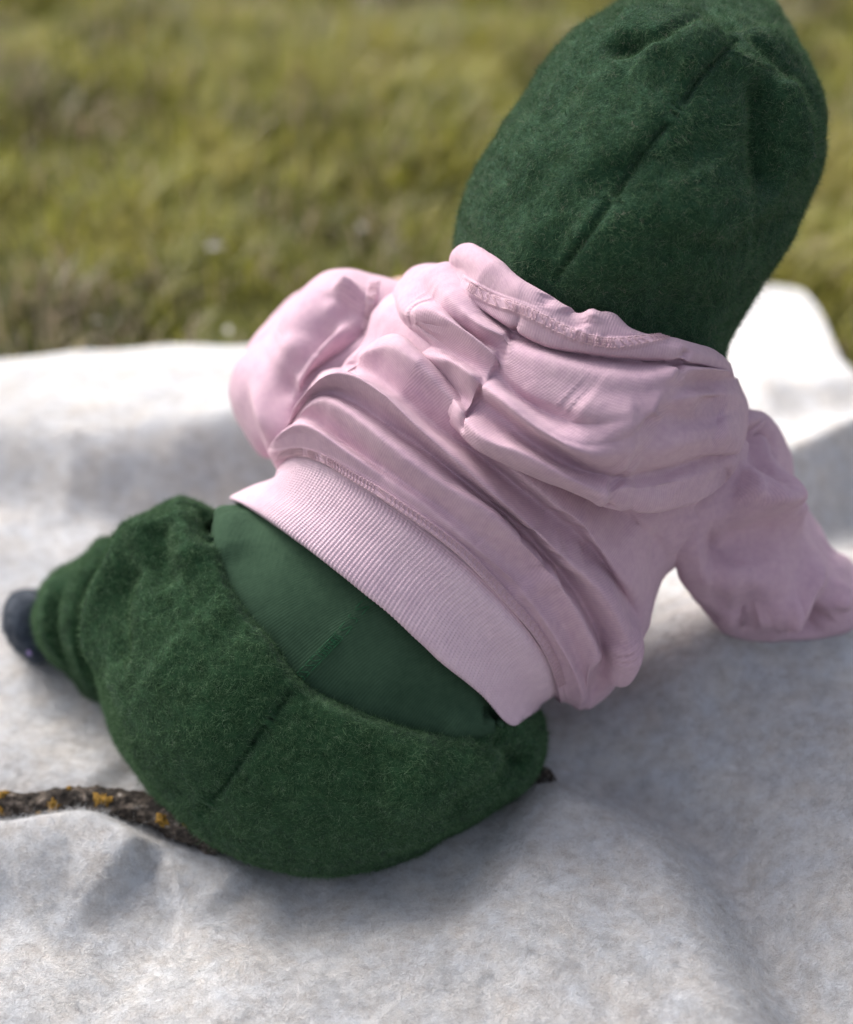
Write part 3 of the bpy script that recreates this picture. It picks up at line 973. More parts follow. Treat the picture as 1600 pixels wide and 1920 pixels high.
g = sculpt(g, [S([(701, 532), (697, 560), (692, 600), (689, 640)], .0016, .0035, kind='b', tp=.0),
               S([(693, 534), (689, 560), (683, 600), (680, 640)], -.0014, .0015, kind='c', tp=.0)], dguess=.88)
g = relax(g, [(473, 743, .022), (500, 760, .015)], .90)
LSLEEVE = g
grid_obj('sleeve', g, M_PINK, hoodie)
# its forearm, turned back towards the chest
g = tube([U(560., 730., .915), U(530., 700., .945), U(600., 630., .985), U(690., 580., 1.0)], [.012, .030, .032, .028])
g = wrinkle(g, .002, .03, 68)
grid_obj('sleeve', g, M_PINK, hoodie)

# ---- sweatshirt: right sleeve, its forearm down on the blanket
rings = [
    ring([(1350, 770), (1290, 880), (1210, 1000)], .85, .825, .845, .06),
    ring([(1418, 770), (1350, 890), (1268, 1055)], .865, .825, .855, .065),
    ring([(1455, 800), (1390, 920), (1280, 1085)], .88, .83, .868, .065),
    ring([(1478, 855), (1415, 970), (1350, 1060, 4), (1318, 1098), (1302, 1118)], .895, .84, .88, .065),
    ring([(1492, 915), (1440, 1020), (1388, 1088, 5), (1352, 1130, -5), (1330, 1148)], .91, .85, .892, .065),
    ring([(1520, 965), (1470, 1055), (1425, 1095, 5), (1392, 1138, -6), (1362, 1190)], .92, .86, .905, .06),
    ring([(1552, 1016), (1510, 1095), (1470, 1130, 2), (1440, 1165, -3), (1420, 1205)], .93, .875, .92, .055),
    ring([(1590, 1052), (1558, 1125), (1505, 1211)], .94, .888, .93, .05),
    ring([(1612, 1080), (1602, 1140), (1580, 1212)], .945, .90, .938, .045),
    ring([(1640, 1104), (1640, 1155), (1640, 1214)], .95, .915, .945, .035),
    ring([(1648, 1118), (1652, 1158), (1652, 1202)], .948, .925, .944, .02),
]
g = fix_out(loft(rings, 260, 300))
g = sculpt(g, [
    S([(1408, 790), (1430, 830), (1425, 890), (1412, 905)], -.006, .008),
    S([(1428, 795), (1452, 835), (1446, 880)], -.004, .007),
    S([(1440, 805), (1440, 850), (1428, 900)], .004, .007),
    S([(1466, 865), (1458, 900), (1436, 926), (1400, 915)], .005, .010, tp=.35),
    S([(1475, 912), (1460, 922), (1445, 918)], -.004, .008, tp=.35),
    S([(1375, 905), (1420, 930), (1470, 960), (1462, 1000)], .007, .012, .010),
    S([(1310, 1045), (1380, 1040), (1440, 1005), (1475, 990)], -.008, .014),
    S([(1515, 1000), (1524, 1045), (1524, 1090), (1502, 1140), (1470, 1190)], .007, .014, .010, tp=.3),
    S([(1538, 1030), (1543, 1070), (1538, 1108), (1512, 1150), (1490, 1190)], -.005, .009, tp=.4),
    S([(1390, 1165), (1440, 1150), (1490, 1135)], .004, .010),
    S([(1565, 1070), (1568, 1110), (1560, 1150)], .005, .010, tp=.35),
    S([(1500, 1195), (1530, 1165), (1550, 1140)], -.007, .009),
], dguess=.86, gain=2.2)
g = relax(g, [(1535, 1040, .014), (1545, 1055, .012), (1432, 1008, .014), (1452, 1000, .012)], .88)
g = wrinkle(g, .0026, .022, 71, stretch=(1.0, 1.0, .55))
g = wrinkle(g, .0006, .010, 72)
grid_obj('sleeve', g, M_PINK, hoodie)

# ---- sweatshirt: the hood, slumped in rolls
SHARE = (0.28, 0.40, 0.32)
rings = [
    R3([(940, 560), (975, 582), (1010, 600)], [(1012, 601), (1100, 640), (1200, 662)], [(1202, 662), (1290, 690), (1340, 705)], .835, .80, .83, .02),
    R3([(875, 492), (925, 512), (978, 545)], [(980, 546), (1062, 596), (1150, 614), (1258, 646)], [(1262, 647), (1335, 668), (1362, 690)], .845, .775, .838, .06),
    R3([(857, 492), (880, 471), (925, 495), (978, 531)], [(981, 533), (1026, 557), (1060, 581), (1094, 594), (1116, 589), (1150, 597), (1189, 619), (1270, 634)], [(1274, 635), (1336, 653), (1370, 680)], .846, .757, .838, .07),
    R3([(850, 502), (872, 505), (915, 540), (971, 578)], [(974, 580), (1040, 612), (1105, 635), (1160, 643), (1225, 642), (1279, 652)], [(1282, 653), (1345, 672), (1376, 695)], .846, .748, .838, .07),
    R3([(848, 506), (868, 530), (915, 582), (966, 618)], [(970, 621), (1030, 648), (1100, 661), (1180, 670), (1240, 672), (1282, 676)], [(1286, 677), (1345, 688), (1378, 702)], .846, .750, .838, .07),
    R3([(836, 497), (862, 527, -3), (912, 584, -6), (958, 618, -8)], [(964, 622, -6), (1030, 650, -6), (1100, 664, -5), (1180, 672, -4), (1240, 676, -2), (1282, 680)], [(1286, 681, -2), (1345, 692), (1379, 704)], .850, .757, .840, .07),
    R3([(800, 493), (826, 528, 4), (858, 572, 7), (905, 610, 8), (948, 630, 3)], [(958, 650, 4), (1020, 668, 6), (1110, 692, 7), (1200, 704, 7), (1280, 690, 4)], [(1290, 692, 1), (1330, 692, 5), (1365, 696, 4), (1380, 708)], .855, .751, .842, .07),
    R3([(768, 505), (800, 547, -3), (850, 600, -6), (900, 640, -7), (938, 656, -4)], [(945, 676, 3), (1020, 706, 6), (1110, 732, 7), (1200, 738, 7), (1270, 716, 4)], [(1278, 720, -3), (1330, 716, -7), (1384, 712, -4)], .858, .749, .844, .07),
    R3([(742, 540), (757, 580, 4), (812, 584, 8), (869, 617, 9), (934, 668, 4)], [(936, 690, -2), (1000, 738, 2), (1090, 768, 6), (1180, 772, 7), (1256, 742, 4)], [(1262, 750, 1), (1320, 742, 5), (1396, 738, 4)], .862, .747, .846, .07),
    R3([(734, 585), (760, 608, 4), (815, 616, 4), (872, 648, 2), (928, 690, 0)], [(926, 700, -6), (985, 752, -6), (1070, 794, 0), (1170, 796, 6), (1240, 766, 4)], [(1246, 774, -3), (1307, 786, -7), (1404, 762, -3)], .864, .746, .848, .07),
    R3([(738, 622), (765, 642, -4), (820, 652, -4), (875, 680, -5), (908, 704, -3)], [(905, 716, 3), (950, 748, 8), (1020, 802, 8), (1110, 834, 8), (1218, 800, 3)], [(1224, 806, -1), (1300, 812, 3), (1404, 784, 1)], .866, .746, .849, .07),
    R3([(744, 655), (784, 666, 6), (841, 675, 9), (880, 698, 8), (899, 716, 3)], [(899, 728, 2), (948, 762, 8), (1020, 814, 9), (1110, 856, 9), (1198, 846, 4)], [(1204, 850, 1), (1300, 834, 6), (1402, 806, 3)], .867, .746, .850, .07),
    R3([(752, 678), (790, 688, 1), (840, 700, 2), (872, 722, 1), (893, 740, -1)], [(892, 744, -9), (938, 776, -11), (1010, 830, -11), (1100, 876, -8), (1180, 884, -2)], [(1184, 888, -3), (1260, 866, -2), (1398, 828, 2)], .867, .747, .851, .07),
    R3([(757, 692), (793, 704, -4), (835, 720, -6), (862, 742, -6), (884, 760, -4)], [(880, 766, -8), (930, 796, -9), (1010, 846, -10), (1080, 880, -9), (1150, 894, -6)], [(1164, 898, -6), (1250, 882, -6), (1340, 850, -4), (1394, 846, 1)], .868, .749, .853, .07),
    R3([(770, 718), (800, 722, 3), (838, 738, 5), (858, 760, 5), (873, 780, 2)], [(870, 786, 4), (915, 822, 9), (990, 852, 9), (1070, 896, 9), (1147, 928, 3)], [(1156, 916, 1), (1240, 908, 4), (1310, 892, 5), (1388, 866, 2)], .868, .751, .854, .07),
    R3([(784, 744), (806, 748, 2), (836, 770, 4), (855, 785, 4), (866, 796, 2)], [(866, 802, 4), (905, 836, 8), (985, 872, 8), (1070, 914, 7), (1142, 944, 3)], [(1152, 940, 1), (1240, 936, 4), (1310, 920, 4), (1380, 884, 2)], .868, .754, .857, .07),
    R3([(800, 772), (825, 785), (850, 802), (863, 814)], [(864, 818), (900, 848), (985, 888), (1070, 924), (1139, 952)], [(1146, 952), (1184, 960), (1229, 961), (1290, 949), (1336, 926), (1372, 890)], .866, .760, .858, .07),
    R3([(808, 770), (830, 782), (852, 796), (866, 806)], [(868, 808), (904, 836), (985, 874), (1070, 908), (1139, 936)], [(1146, 936), (1184, 944), (1229, 944), (1290, 932), (1330, 912), (1365, 882)], .868, .778, .86, .07),
    R3([(830, 740), (846, 752), (860, 765)], [(864, 768), (950, 810), (1050, 850), (1140, 880)], [(1144, 880), (1230, 880), (1300, 860), (1350, 830)], .868, .80, .86, .07),
]
g = fix_out(loft(rings, 720, 640))
SEAM_L = [(973, 575), (966, 620), (945, 646), (937, 674), (930, 697), (903, 716), (897, 738), (890, 760), (870, 784), (863, 815)]
SEAM_R = [(1288, 650), (1283, 678), (1262, 726), (1248, 752), (1228, 782), (1204, 795), (1198, 838), (1178, 886), (1150, 902), (1146, 924), (1138, 951)]
STEP_L = [(955, 640), (946, 650), (940, 675), (934, 700), (908, 720), (902, 742), (896, 762), (877, 790), (870, 820)]
STEP_R = [(1276, 690), (1255, 725), (1240, 752), (1220, 780), (1197, 800), (1191, 838), (1170, 880), (1143, 905), (1138, 924), (1130, 948)]
g = sculpt(g, [
    S(SEAM_L, -.0032, .0018, kind='c', tp=.05), S(SEAM_R, -.0034, .0030, tp=.06),
    S(STEP_R, .0022, .006, .004, tp=.05),
    S([(875, 530), (925, 562), (970, 576), (1015, 597), (1060, 620), (1105, 636), (1150, 643), (1206, 637), (1251, 630)], .0010, .0038, kind='b', tp=.02),
    S([(880, 528), (925, 553), (970, 566), (1015, 587), (1060, 609), (1105, 625), (1150, 632), (1206, 627)], -.0012, .0012, kind='c', tp=.05),

    S([(1050, 740), (1088, 772), (1140, 800), (1200, 792)], .003, .014, .010),
    S([(1300, 752), (1326, 757), (1368, 748)], -.005, .007, tp=.4),
    S([(1165, 905), (1240, 913), (1290, 935)], -.004, .007),
    S([(1345, 800), (1370, 840), (1360, 880)], .004, .012),
    S([(775, 560), (800, 600), (800, 640)], .002, .012),
    S([(835, 500), (868, 548), (910, 596)], .004, .009),
    # rim band
    S([(852, 500), (880, 478), (981, 540), (1094, 600), (1150, 604), (1262, 636)], .003, .006, .008, tp=.05),
    S([(1062, 584), (1080, 605), (1088, 622)], -.003, .005),
    S([(1112, 592), (1108, 612)], .003, .005),
    S([(1026, 560), (1020, 580)], -.002, .004),
], dguess=.77)
g = wrinkle(g, .0006, .026, 75)
g = wrinkle(g, .00025, .009, 76)
g = relax(g, [(1206, 816, .007), (1251, 735, .006), (1168, 740, .006), (1160, 752, .005)], .78, 30)
HOOD = g
hood = grid_obj('hood', g, M_PINK, hoodie)
hood['label'] = 'three panel hood slumped in rolls on the upper back'

# ---- the beanie
rings = [
    ring([(985, 620), (1080, 690), (1180, 740), (1300, 760)], .86, .80, .85, .06),
    ring([(880, 545), (980, 600), (1090, 650), (1220, 695), (1352, 712)], .858, .774, .850, .08),
    ring([(856, 468), (960, 540), (1080, 590), (1210, 630), (1362, 650)], .858, .766, .850, .070),
    ring([(868, 388), (980, 460), (1110, 515), (1250, 555), (1404, 570)], .857, .757, .850, .070),
    ring([(914, 285), (1030, 370), (1165, 430), (1320, 470), (1478, 452)], .856, .748, .850, .070),
    ring([(974, 192), (1090, 270), (1225, 325), (1380, 360), (1532, 330)], .855, .749, .850, .070),
    ring([(1038, 102), (1150, 170), (1280, 220), (1420, 255), (1549, 235)], .854, .752, .849, .070),
    ring([(1095, 48), (1200, 110), (1320, 150), (1440, 170), (1536, 165)], .852, .757, .848, .075, [(1200, -5), (1330, -30), (1450, 20)]),
    ring([(1165, 18), (1260, 75), (1350, 105), (1430, 115), (1500, 95)], .845, .764, .842, .05, [(1250, -20), (1340, -34), (1440, 5)]),
    ring([(1280, 25), (1340, 68), (1384, 84), (1420, 80), (1456, 50)], .825, .774, .825, .03, [(1340, -12), (1390, -8), (1435, 20)]),
]
g = fix_out(loft(rings, 360, 320, (1388, 58, .788)))
g = sculpt(g, [
    S([(900, 440), (1060, 500), (1200, 500), (1330, 480), (1470, 430)], .004, .03),
    S([(960, 540), (1100, 585), (1250, 590), (1370, 570)], -.005, .025),
    S([(1384, 62), (1340, 42), (1290, 52), (1240, 74), (1165, 82), (1120, 90)], -.008, .008, .006, tp=.15),
    S([(1360, 70), (1300, 72), (1240, 96), (1180, 110)], .006, .014, .018),
    S([(1150, 40), (1250, 25), (1330, 15)], .004, .02),
    S([(1392, 66), (1430, 84), (1465, 122), (1500, 165), (1538, 205)], -.007, .006, tp=.15),
    S([(1424, 120), (1432, 200), (1442, 290), (1450, 375)], -.010, .009, .014, tp=.25),
    S([(1440, 115), (1470, 190), (1495, 270), (1500, 340)], .006, .014),
    S([(1400, 100), (1412, 180), (1415, 260)], .003, .012),
    S([(960, 330), (1020, 420), (1080, 470)], -.003, .03),
    S([(1060, 180), (1140, 250), (1180, 330)], .003, .04),
    S([(1190, 470), (1320, 462), (1440, 432), (1490, 410)], -.004, .010, .016),
    S([(1250, 130), (1330, 110), (1375, 90)], .004, .012),
    S([(1000, 260), (1100, 200), (1200, 170)], -.002, .02),
    S([(1290, 300), (1340, 400), (1330, 460)], .003, .03),
], gain=1.7)
g = wrinkle(g, .0016, .03, 81)
SEAM_H = [(1384, 68), (1368, 92), (1338, 122), (1304, 156), (1268, 212), (1224, 262), (1176, 328), (1130, 392), (1098, 444), (1062, 486), (1036, 534)]
g = sculpt(g, [S(SEAM_H, -.0065, .0018, kind='c', tp=.04), S(SEAM_H, -.0008, .006, tp=.1)])
g = relax(g, [(1275, 197, .0028), (1144, 375, .0028)], .78, 5)
HATG = g
beanie = grid_obj('beanie', g, M_HAT, root)
beanie['label'] = 'dark green wool fleece beanie with a seam down the back'
hV, hF = g.reshape(-1, 3), grid_faces(g.shape[0], g.shape[1], True)
hs, _ = on_surface(coarse_bvh(g), catmull(SEAM_H, 30))
fibres('fleece_pile', hV, hF, 210000, M_HPILE, beanie, length=0.0036, radius=0.00007, seed=57, mask=off_seam(hs, .0026), flow=.010, rise=.40, curl=2.4, npt=6)

# ------------------------------------------------------------------ stitching
def thread_mesh(name, paths, r, mat, parent):
    V, Fc = [], []
    k = 5
    base = 0
    for P in paths:
        P = np.asarray(P)
        T = np.gradient(P, axis=0)
        T /= np.linalg.norm(T, axis=1, keepdims=True) + 1e-12
        ref = np.array([0.3, -0.8, 0.5])
        a = np.cross(T, ref); a /= np.linalg.norm(a, axis=1, keepdims=True) + 1e-12
        b = np.cross(T, a)
        ph = np.linspace(0, 2 * math.pi, k, endpoint=False)
        rr = r * np.sin(np.linspace(0.25, math.pi - 0.25, len(P))) ** 0.4
        g = P[:, None] + (a[:, None] * np.cos(ph)[None, :, None] + b[:, None] * np.sin(ph)[None, :, None]) * rr[:, None, None]
        V.append(g.reshape(-1, 3))
        Fc.append(grid_faces(len(P), k, True) + base)
        base += len(P) * k
    return mesh_obj(name, np.vstack(V), np.vstack(Fc), mat, parent)

def cover_stitch(name, g, px, parent, mat, gap=.0024, pitch=.0027, r=.00032, dguess=.78, lift=.0003):
    bvh = bvh_of(g.reshape(-1, 3), grid_faces(g.shape[0], g.shape[1], True))
    P, N = on_surface(bvh, catmull(px, 140), dguess)
    for _ in range(6):
        P[1:-1] = (P[:-2] + P[1:-1] * 2 + P[2:]) / 4
        N[1:-1] = (N[:-2] + N[1:-1] * 2 + N[2:]) / 4
    L = np.linalg.norm(np.diff(P, axis=0), axis=1).sum()
    n = max(8, int(L / pitch))
    C = catmull(np.hstack([P, N]), n * 4 + 1)
    P, N = C[:, :3], C[:, 3:]
    N /= np.linalg.norm(N, axis=1, keepdims=True)
    T = np.gradient(P, axis=0); T /= np.linalg.norm(T, axis=1, keepdims=True)
    A = np.cross(T, N)
    paths = []
    for i in range(n):
        a = 4 * i
        for sd in (-1, 1):
            q = [P[a + j] + A[a + j] * gap * sd + N[a + j] * (lift + h) for j, h in ((0, -.0002), (1, .0003), (2, .0004), (3, -.0002))]
            paths.append(q)
        # the looper thread: a small slanting stitch between the rows
        for f0, f1, j0, j1 in ((-.75, .1, 0, 2), (.1, .75, 2, 3)):
            q = [P[a + j0] * (1 - w) + P[a + j1] * w + A[a + j0] * gap * (f0 * (1 - w) + f1 * w) + N[a + j0] * (lift + .0002 * math.sin(math.pi * w)) for w in (0, .33, .67, 1)]
            paths.append(q)
    return thread_mesh(name, paths, r, mat, parent)

cover_stitch('stitching', SEAMG, [(514, 861), (538, 849), (570, 848), (612, 862), (662, 893), (711, 922), (775, 965), (831, 1005), (880, 1046), (945, 1114), (1004, 1181), (1038, 1238), (1054, 1286)], hoodie, M_THREAD, gap=.0021, lift=.0005)
cover_stitch('stitching', HOOD, [(880, 536), (925, 563), (970, 577), (1015, 598), (1060, 621), (1105, 637), (1150, 644), (1206, 638), (1248, 631)], hoodie, M_THREAD, gap=.0024, lift=.0006)
cover_stitch('stitching', LSLEEVE, [(701, 532), (696, 560), (691, 600), (689, 632)], hoodie, M_THREAD, gap=.0022, dguess=.88)
cover_stitch('stitching', YOKE, [(706, 1112), (672, 1148), (640, 1188), (600, 1230), (562, 1270)], trousers, M_GTHREAD, gap=.0026, lift=.0007)

# ------------------------------------------------------------------ the body inside the clothes: one continuous figure
def skin_body():
    pts, rads, edges = [], [], []
    def add(p, r, parent=None):
        pts.append(tuple(float(q) for q in p)); rads.append(r)
        if parent is not None:
            edges.append((parent, len(pts) - 1))
        return len(pts) - 1
    f = lambda x, y, d: U(float(x), float(y), float(d))
    pelvis = add(f(640, 1400, .87), .060)
    belly = add(f(780, 1160, .865), .058, pelvis)
    chest = add(f(960, 920, .86), .056, belly)
    neck0 = add(f(1080, 720, .85), .032, chest)
    neck = add(f(1120, 600, .84), .030, neck0)
    head0 = add(f(1150, 480, .835), .050, neck)
    head1 = add(f(1200, 330, .838), .058, head0)
    add(f(1250, 200, .835), .045, head1)
    # a snub nose and chin side of the face, forward of the head
    add(f(1160, 420, .895), .022, head0)
    # left arm
    a = add(f(800, 650, .895), .024, chest)
    a = add(f(600, 690, .915), .017, a)
    a = add(f(500, 745, .930), .015, a)
    a = add(f(610, 630, .99), .015, a)
    a = add(f(675, 600, 1.005), .012, a)
    pl = add(f(690, 560, 1.01), .012, a)
    hand(add, pl, f(690, 560, 1.01), f(735, 548, 1.01) - f(690, 560, 1.01), np.array([0.2, 0.3, 1.0]))
    # right arm
    a = add(f(1290, 860, .865), .030, chest)
    a = add(f(1390, 1020, .89), .020, a)
    a = add(f(1470, 1125, .918), .017, a)
    a = add(f(1590, 1150, .935), .013, a)
    pr = add(f(1680, 1155, .945), .014, a)
    hand(add, pr, f(1680, 1155, .945), f(1760, 1145, .955) - f(1680, 1155, .945), np.array([0.0, 0.1, 1.0]))
    # left leg
    a = add(f(430, 1200, .90), .048, pelvis)
    a = add(f(240, 1170, .935), .034, a)
    add(f(120, 1165, .948), .014, a)
    # right leg
    a = add((0.05, 0.78, 0.06), .040, pelvis)
    a = add((0.02, 0.88, 0.055), .032, a)
    a = add((-0.05, 0.88, 0.04), .020, a)
    add((-0.075, 0.88, 0.035), .016, a)
    me = bpy.data.meshes.new('body')
    me.from_pydata(pts, edges, [])
    me.materials.append(M_SKIN)
    o = link(bpy.data.objects.new('body', me), root)
    sk = o.modifiers.new('skin', 'SKIN')
    sk.use_smooth_shade = True
    for i, r in enumerate(rads):
        me.skin_vertices[0].data[i].radius = (r, r)
    me.skin_vertices[0].data[0].use_root = True
    sb = o.modifiers.new('smooth', 'SUBSURF')
    sb.levels = 2
    sb.render_levels = 2
    return o

def hand(add, palm, p, fwd, up):
    """palm, four unequal bent fingers and a thumb from the side of the palm"""
    fwd = fwd / np.linalg.norm(fwd)
    side = np.cross(fwd, up); side /= np.linalg.norm(side)
    up = np.cross(side, fwd)
    for k, (o_, L) in enumerate(((-.0135, .024), (-.0045, .029), (.0045, .027), (.0130, .021))):
        a = add(p + fwd * .014 + side * o_ * .9, .0058, palm)
        a = add(p + fwd * (.014 + L * .55) + side * o_ * 1.15 + up * .002, .0048, a)
        a = add(p + fwd * (.014 + L) + side * o_ * 1.25 - up * .004, .0040, a)
    a = add(p + side * -.016 + fwd * .002 - up * .002, .0062, palm)
    a = add(p + side * -.026 + fwd * .012 - up * .004, .0052, a)
    add(p + side * -.029 + fwd * .022 - up * .006, .0042, a)

skin_body()

# ------------------------------------------------------------------ the branch
bp = [(-260, 1520), (-120, 1512), (0, 1512), (70, 1513), (150, 1507), (230, 1512), (300, 1530), (360, 1552), (430, 1570), (560, 1570), (760, 1540), (900, 1500), (985, 1488), (1010, 1476), (1034, 1464)]
bpath = np.array([G(x, y, .010 if x < 380 else .004) for x, y in bp])
bpath[:, 2] += np.interp(np.array([q[0] for q in bp]), [-260, 0, 330, 450, 950, 1034], [0, .002, .002, -.004, -.004, .004])
brad = [.0080, .0082, .0082, .0080, .0084, .0085, .0105, .0100, .009, .008, .0075, .007, .008, .009, .007]
g = tube(bpath, brad, 48, 420)
nrm_ = grid_normals(g, True).reshape(-1, 3)
gv = g.reshape(-1, 3)
if ((gv - np.repeat(g.mean(1), 48, 0)) * nrm_).sum() < 0:
    nrm_ = -nrm_
gv = gv + nrm_ * (.0024 * vnoise(gv, .014, 91) + .0014 * vnoise(gv, .005, 92) + .0010 * vnoise(gv, .0022, 93))[:, None]
g = gv.reshape(g.shape)
branch = grid_obj('branch', g, M_BARK, None)
branch['label'] = 'crooked dark branch with yellow lichen lying in a blanket fold under the child'
branch['category'] = 'branch'
bb = bvh_of(g.reshape(-1, 3), grid_faces(g.shape[0], g.shape[1], True))
def lichen(x, y, r, seed):
    P, N = on_surface(bb, [(x, y)], .85)
    p, n_ = P[0], N[0]
    a = np.cross(n_, [0, 0, 1.0]); a /= np.linalg.norm(a)
    b = np.cross(n_, a)
    nr, na = 9, 30
    rr = np.linspace(0.02, 1, nr)
    th = np.linspace(0, 2 * math.pi, na, endpoint=False)
    prof = .85 * r * (1 + .25 * np.sin(2 * th + seed) + .2 * np.sin(5 * th + 2 * seed) + .2 * np.sin(9 * th + seed * 3) + .15 * np.sin(14 * th + seed))
    g = np.array([[p + (a * math.cos(t) + b * math.sin(t)) * q * prof[i] for i, t in enumerate(th)] for q in rr])
    V = g.reshape(-1, 3)
    out = []
    for v, q in zip(V, np.repeat(rr, na)):
        loc, nor, i, d = bb.find_nearest(Vector(v))
        m = np.array(nor)
        if m @ n_ < 0:
            m = -m
        out.append(np.array(loc) + m * .0004 + m * .0007 * (1 - q ** 3))
    V = np.array(out)
    V += n_ * (.0009 * vnoise(V, .0022, seed) + .0005 * vnoise(V, .001, seed + 4))[:, None] * np.repeat(1 - rr ** 4, na)[:, None]
    return mesh_obj('lichen', V, grid_faces(nr, na, True), M_LICHEN, branch)
for i, (x, y, r) in enumerate([(4, 1488, .0045), (2, 1520, .003), (100, 1512, .0052), (72, 1527, .0030), (192, 1500, .0058), (128, 1479, .0022), (303, 1537, .0048), (352, 1540, .0040)]):
    lichen(x, y, r, 3 + i)

# ------------------------------------------------------------------ an unseen tree, added to shade the child and the near blanket
def tree():
    r = np.random.default_rng(5)
    C0 = np.array([-0.06, 0.27, 0.05]) + np.array(sdir) * TREE_D
    base = np.array([C0[0] - 1.2, C0[1] + 0.6, -0.03])
    o = bpy.data.objects.new('shade_tree', None)
    COL.objects.link(o)
    o.location = base
    o['label'] = 'unseen leafy tree added to cast shade over the blanket'
    o['category'] = 'tree'
    bark = M_BARK
    limbs = [([base, base + [.1, -.05, 1.1], base + [.35, -.2, 2.0], C0 + [-.3, .1, -.4], C0], [.11, .085, .06, .04, .02])]
    for k in range(7):
        e = C0 + r.normal(0, 1, 3) * np.array([.55, .45, .3])
        limbs.append(([base + [.35, -.2, 1.9], C0 * .5 + (base + [.4, -.2, 2.0]) * .5 + r.normal(0, .15, 3), e], [.045, .028, .008]))
    gs = [tube(p, q, 12, 30) for p, q in limbs]
    V = np.vstack([g.reshape(-1, 3) for g in gs])
    Fq = np.vstack([grid_faces(30, 12, True) + 360 * i for i in range(len(gs))])
    mesh_obj('trunk', V, Fq, bark, o)
    m = LEAVES
    cen = r.normal(0, 1, (90, 3)); cen /= np.linalg.norm(cen, axis=1, keepdims=True)
    cen *= (r.random((90, 1)) ** .45)
    q = cen[r.integers(0, 90, m)] * np.array(TREE_R) + r.normal(0, .11, (m, 3)) + C0
    d = r.normal(0, 1, (m, 3)); d /= np.linalg.norm(d, axis=1, keepdims=True)
    e = np.cross(d, r.normal(0, 1, (m, 3))); e /= np.linalg.norm(e, axis=1, keepdims=True)
    L = r.uniform(.03, .05, (m, 1))
    V = np.stack([q - d * L, q - e * L * .45, q + d * L, q + e * L * .45], 1).reshape(-1, 3)
    cr = mesh_obj('crown', V, np.arange(4 * m).reshape(-1, 4), M_GRASS, o, smooth=False)
    at = cr.data.attributes.new('tone', 'FLOAT', 'POINT')
    at.data.foreach_set('value', np.repeat(r.uniform(0, .4, m), 4).astype(np.float32))
    cr['kind'] = 'stuff'
TREE_D, TREE_R, LEAVES = 3.0, (1.0, 0.52, 0.45), 1900
tree()

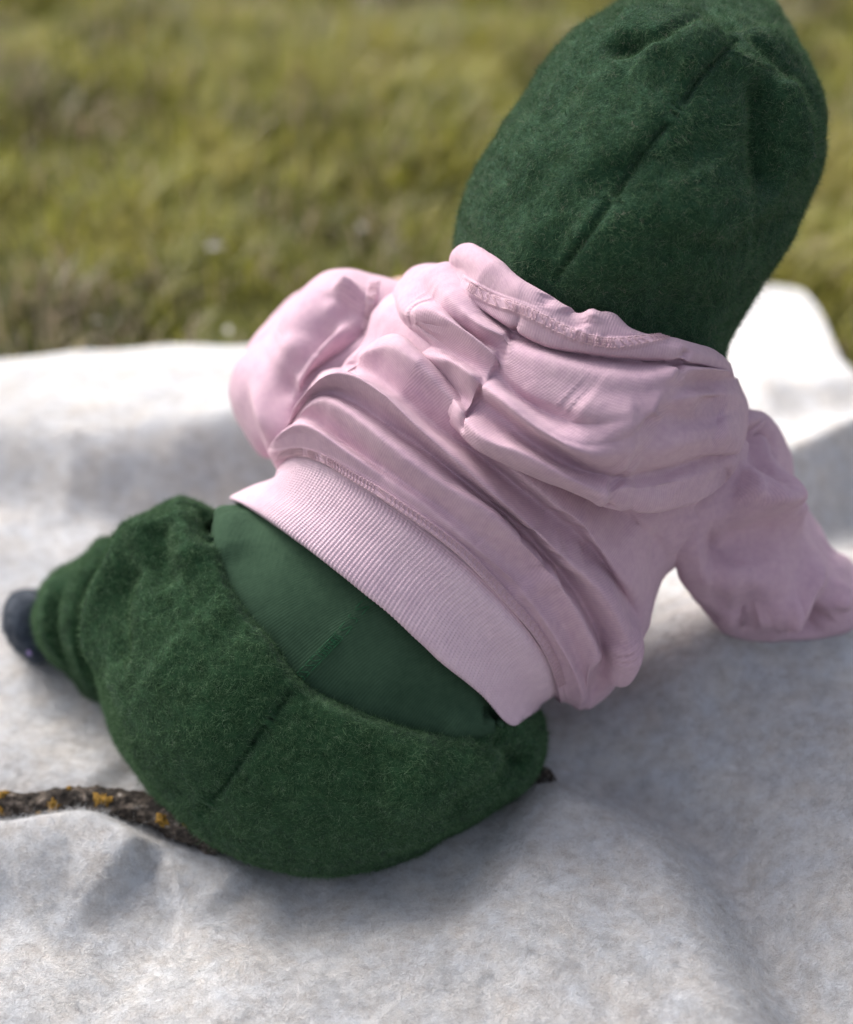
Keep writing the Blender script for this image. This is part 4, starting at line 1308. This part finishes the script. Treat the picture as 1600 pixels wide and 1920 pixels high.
# ------------------------------------------------------------------ the grass
def blades(name, count, x0, x1, y0, y1, hmin, hmax, wid, seed, dens=True):
    r = np.random.default_rng(seed)
    k = count * 4
    x = r.uniform(x0, x1, k)
    y = r.uniform(y0, y1, k)
    P = np.stack([x, y, 0 * x], 1)
    # only beyond the blanket
    fy = np.interp(x, fe[:, 0], fe[:, 1], left=fe[0, 1], right=-9)
    ry = np.interp(y, re[:, 1], re[:, 0])
    ok = ((y > fy + 0.012) & (x <= fe[-1, 0])) | (x > np.where(y < fe[-1, 1], ry + 0.012, fe[-1, 0]))
    ok &= np.abs(x - 0.05) < 0.50 * y + 0.65
    cl = vnoise(P, 0.16, seed + 3) + 0.6 * vnoise(P, 0.06, seed + 4)
    ok &= r.random(k) < np.clip(0.55 + 0.5 * cl, 0.08, 1)
    idx = np.where(ok)[0][:count]
    P, cl = P[idx], cl[idx]
    m = len(idx)
    h = r.uniform(hmin, hmax, m) * np.clip(1 + 0.35 * cl, .5, 1.6)
    az = r.uniform(0, 2 * math.pi, m)
    lean = r.uniform(0.15, 1.1, m)
    d = np.stack([np.cos(az), np.sin(az), 0 * az], 1)
    sd = np.stack([-np.sin(az), np.cos(az), 0 * az], 1)
    w = wid * r.uniform(.6, 1.4, m)
    z0 = -0.04 + 0.012 * vnoise(P, 0.4, 3)
    base = P.copy(); base[:, 2] = z0
    V = []
    for t, ww in ((0, 1.0), (.4, .9), (.75, .6), (1.0, .05)):
        c = base + d * (h * lean * t ** 1.8)[:, None]
        c[:, 2] += h * (t - 0.25 * lean * t ** 2)
        V += [c - sd * (w * ww)[:, None], c + sd * (w * ww)[:, None]]
    V = np.stack(V, 1).reshape(-1, 3)
    b = np.arange(m)[:, None] * 8
    Fq = np.concatenate([b + np.array([q, q + 1, q + 3, q + 2]) for q in (0, 2, 4)], 0)
    big = 0.9 * vnoise(P, 0.30, seed + 8) + 1.0 * vnoise(P, 0.085, seed + 9)
    tone = np.clip(0.42 + 0.34 * big + r.normal(0, .16, m), 0, 1)
    dry = r.random(m) < np.clip(0.10 - 0.25 * big, 0.03, .5)
    tone = np.where(dry, r.uniform(.74, 1.0, m), np.minimum(tone, .70))
    o = mesh_obj(name, V, Fq, M_GRASS)
    at = o.data.attributes.new('tone', 'FLOAT', 'POINT')
    at.data.foreach_set('value', np.repeat(tone, 8).astype(np.float32))
    o['kind'] = 'stuff'
    return o
gr = blades('grass', 150000, -2.4, 2.5, 0.9, 3.7, .030, .075, .0016, 101)
gr['label'] = 'short yellow green grass with dry patches beyond the blanket'

# pale dead leaves scattered in it
def leaf(p, az, L, W, tilt):
    n1, n2 = 9, 5
    t = np.linspace(0, 1, n1); s_ = np.linspace(-1, 1, n2)
    prof = np.sin(math.pi * t ** 0.85) ** 0.8
    g = np.array([[[(t_ - .5) * L, q * W * pr, .12 * L * (abs(q) ** 2) * pr + .10 * L * math.sin(3 * t_)] for q in s_] for t_, pr in zip(t, prof)])
    R_ = np.array(Matrix.Rotation(az, 3, 'Z') @ Matrix.Rotation(tilt, 3, 'X'))
    return g.reshape(-1, 3) @ R_.T + p, grid_faces(n1, n2, False)
spots = [(405, 462, .013, 'pale out of focus leaf in the grass above the middle of the far blanket edge'), (672, 425, .015, 'pale blurred leaf in the grass nearest the left side of the beanie'),
         (183, 605, .009, 'small pale blurred leaf in the grass close to the left blanket edge'), (430, 620, .009, 'small pale blurred leaf in the grass just left of the raised sleeve')]
for i, (x, y, L, lab) in enumerate(spots):
    p = G(x, y, .012)
    V, Fq = leaf(p, i * 1.7, L * 1.6, L * .42, 0.5 + 0.3 * math.sin(i * 2.1))
    o = mesh_obj('dead_leaf', V, Fq, M_LEAF)
    o['label'] = lab
    o['category'] = 'leaf'
    o['group'] = 'dead leaves in the grass'
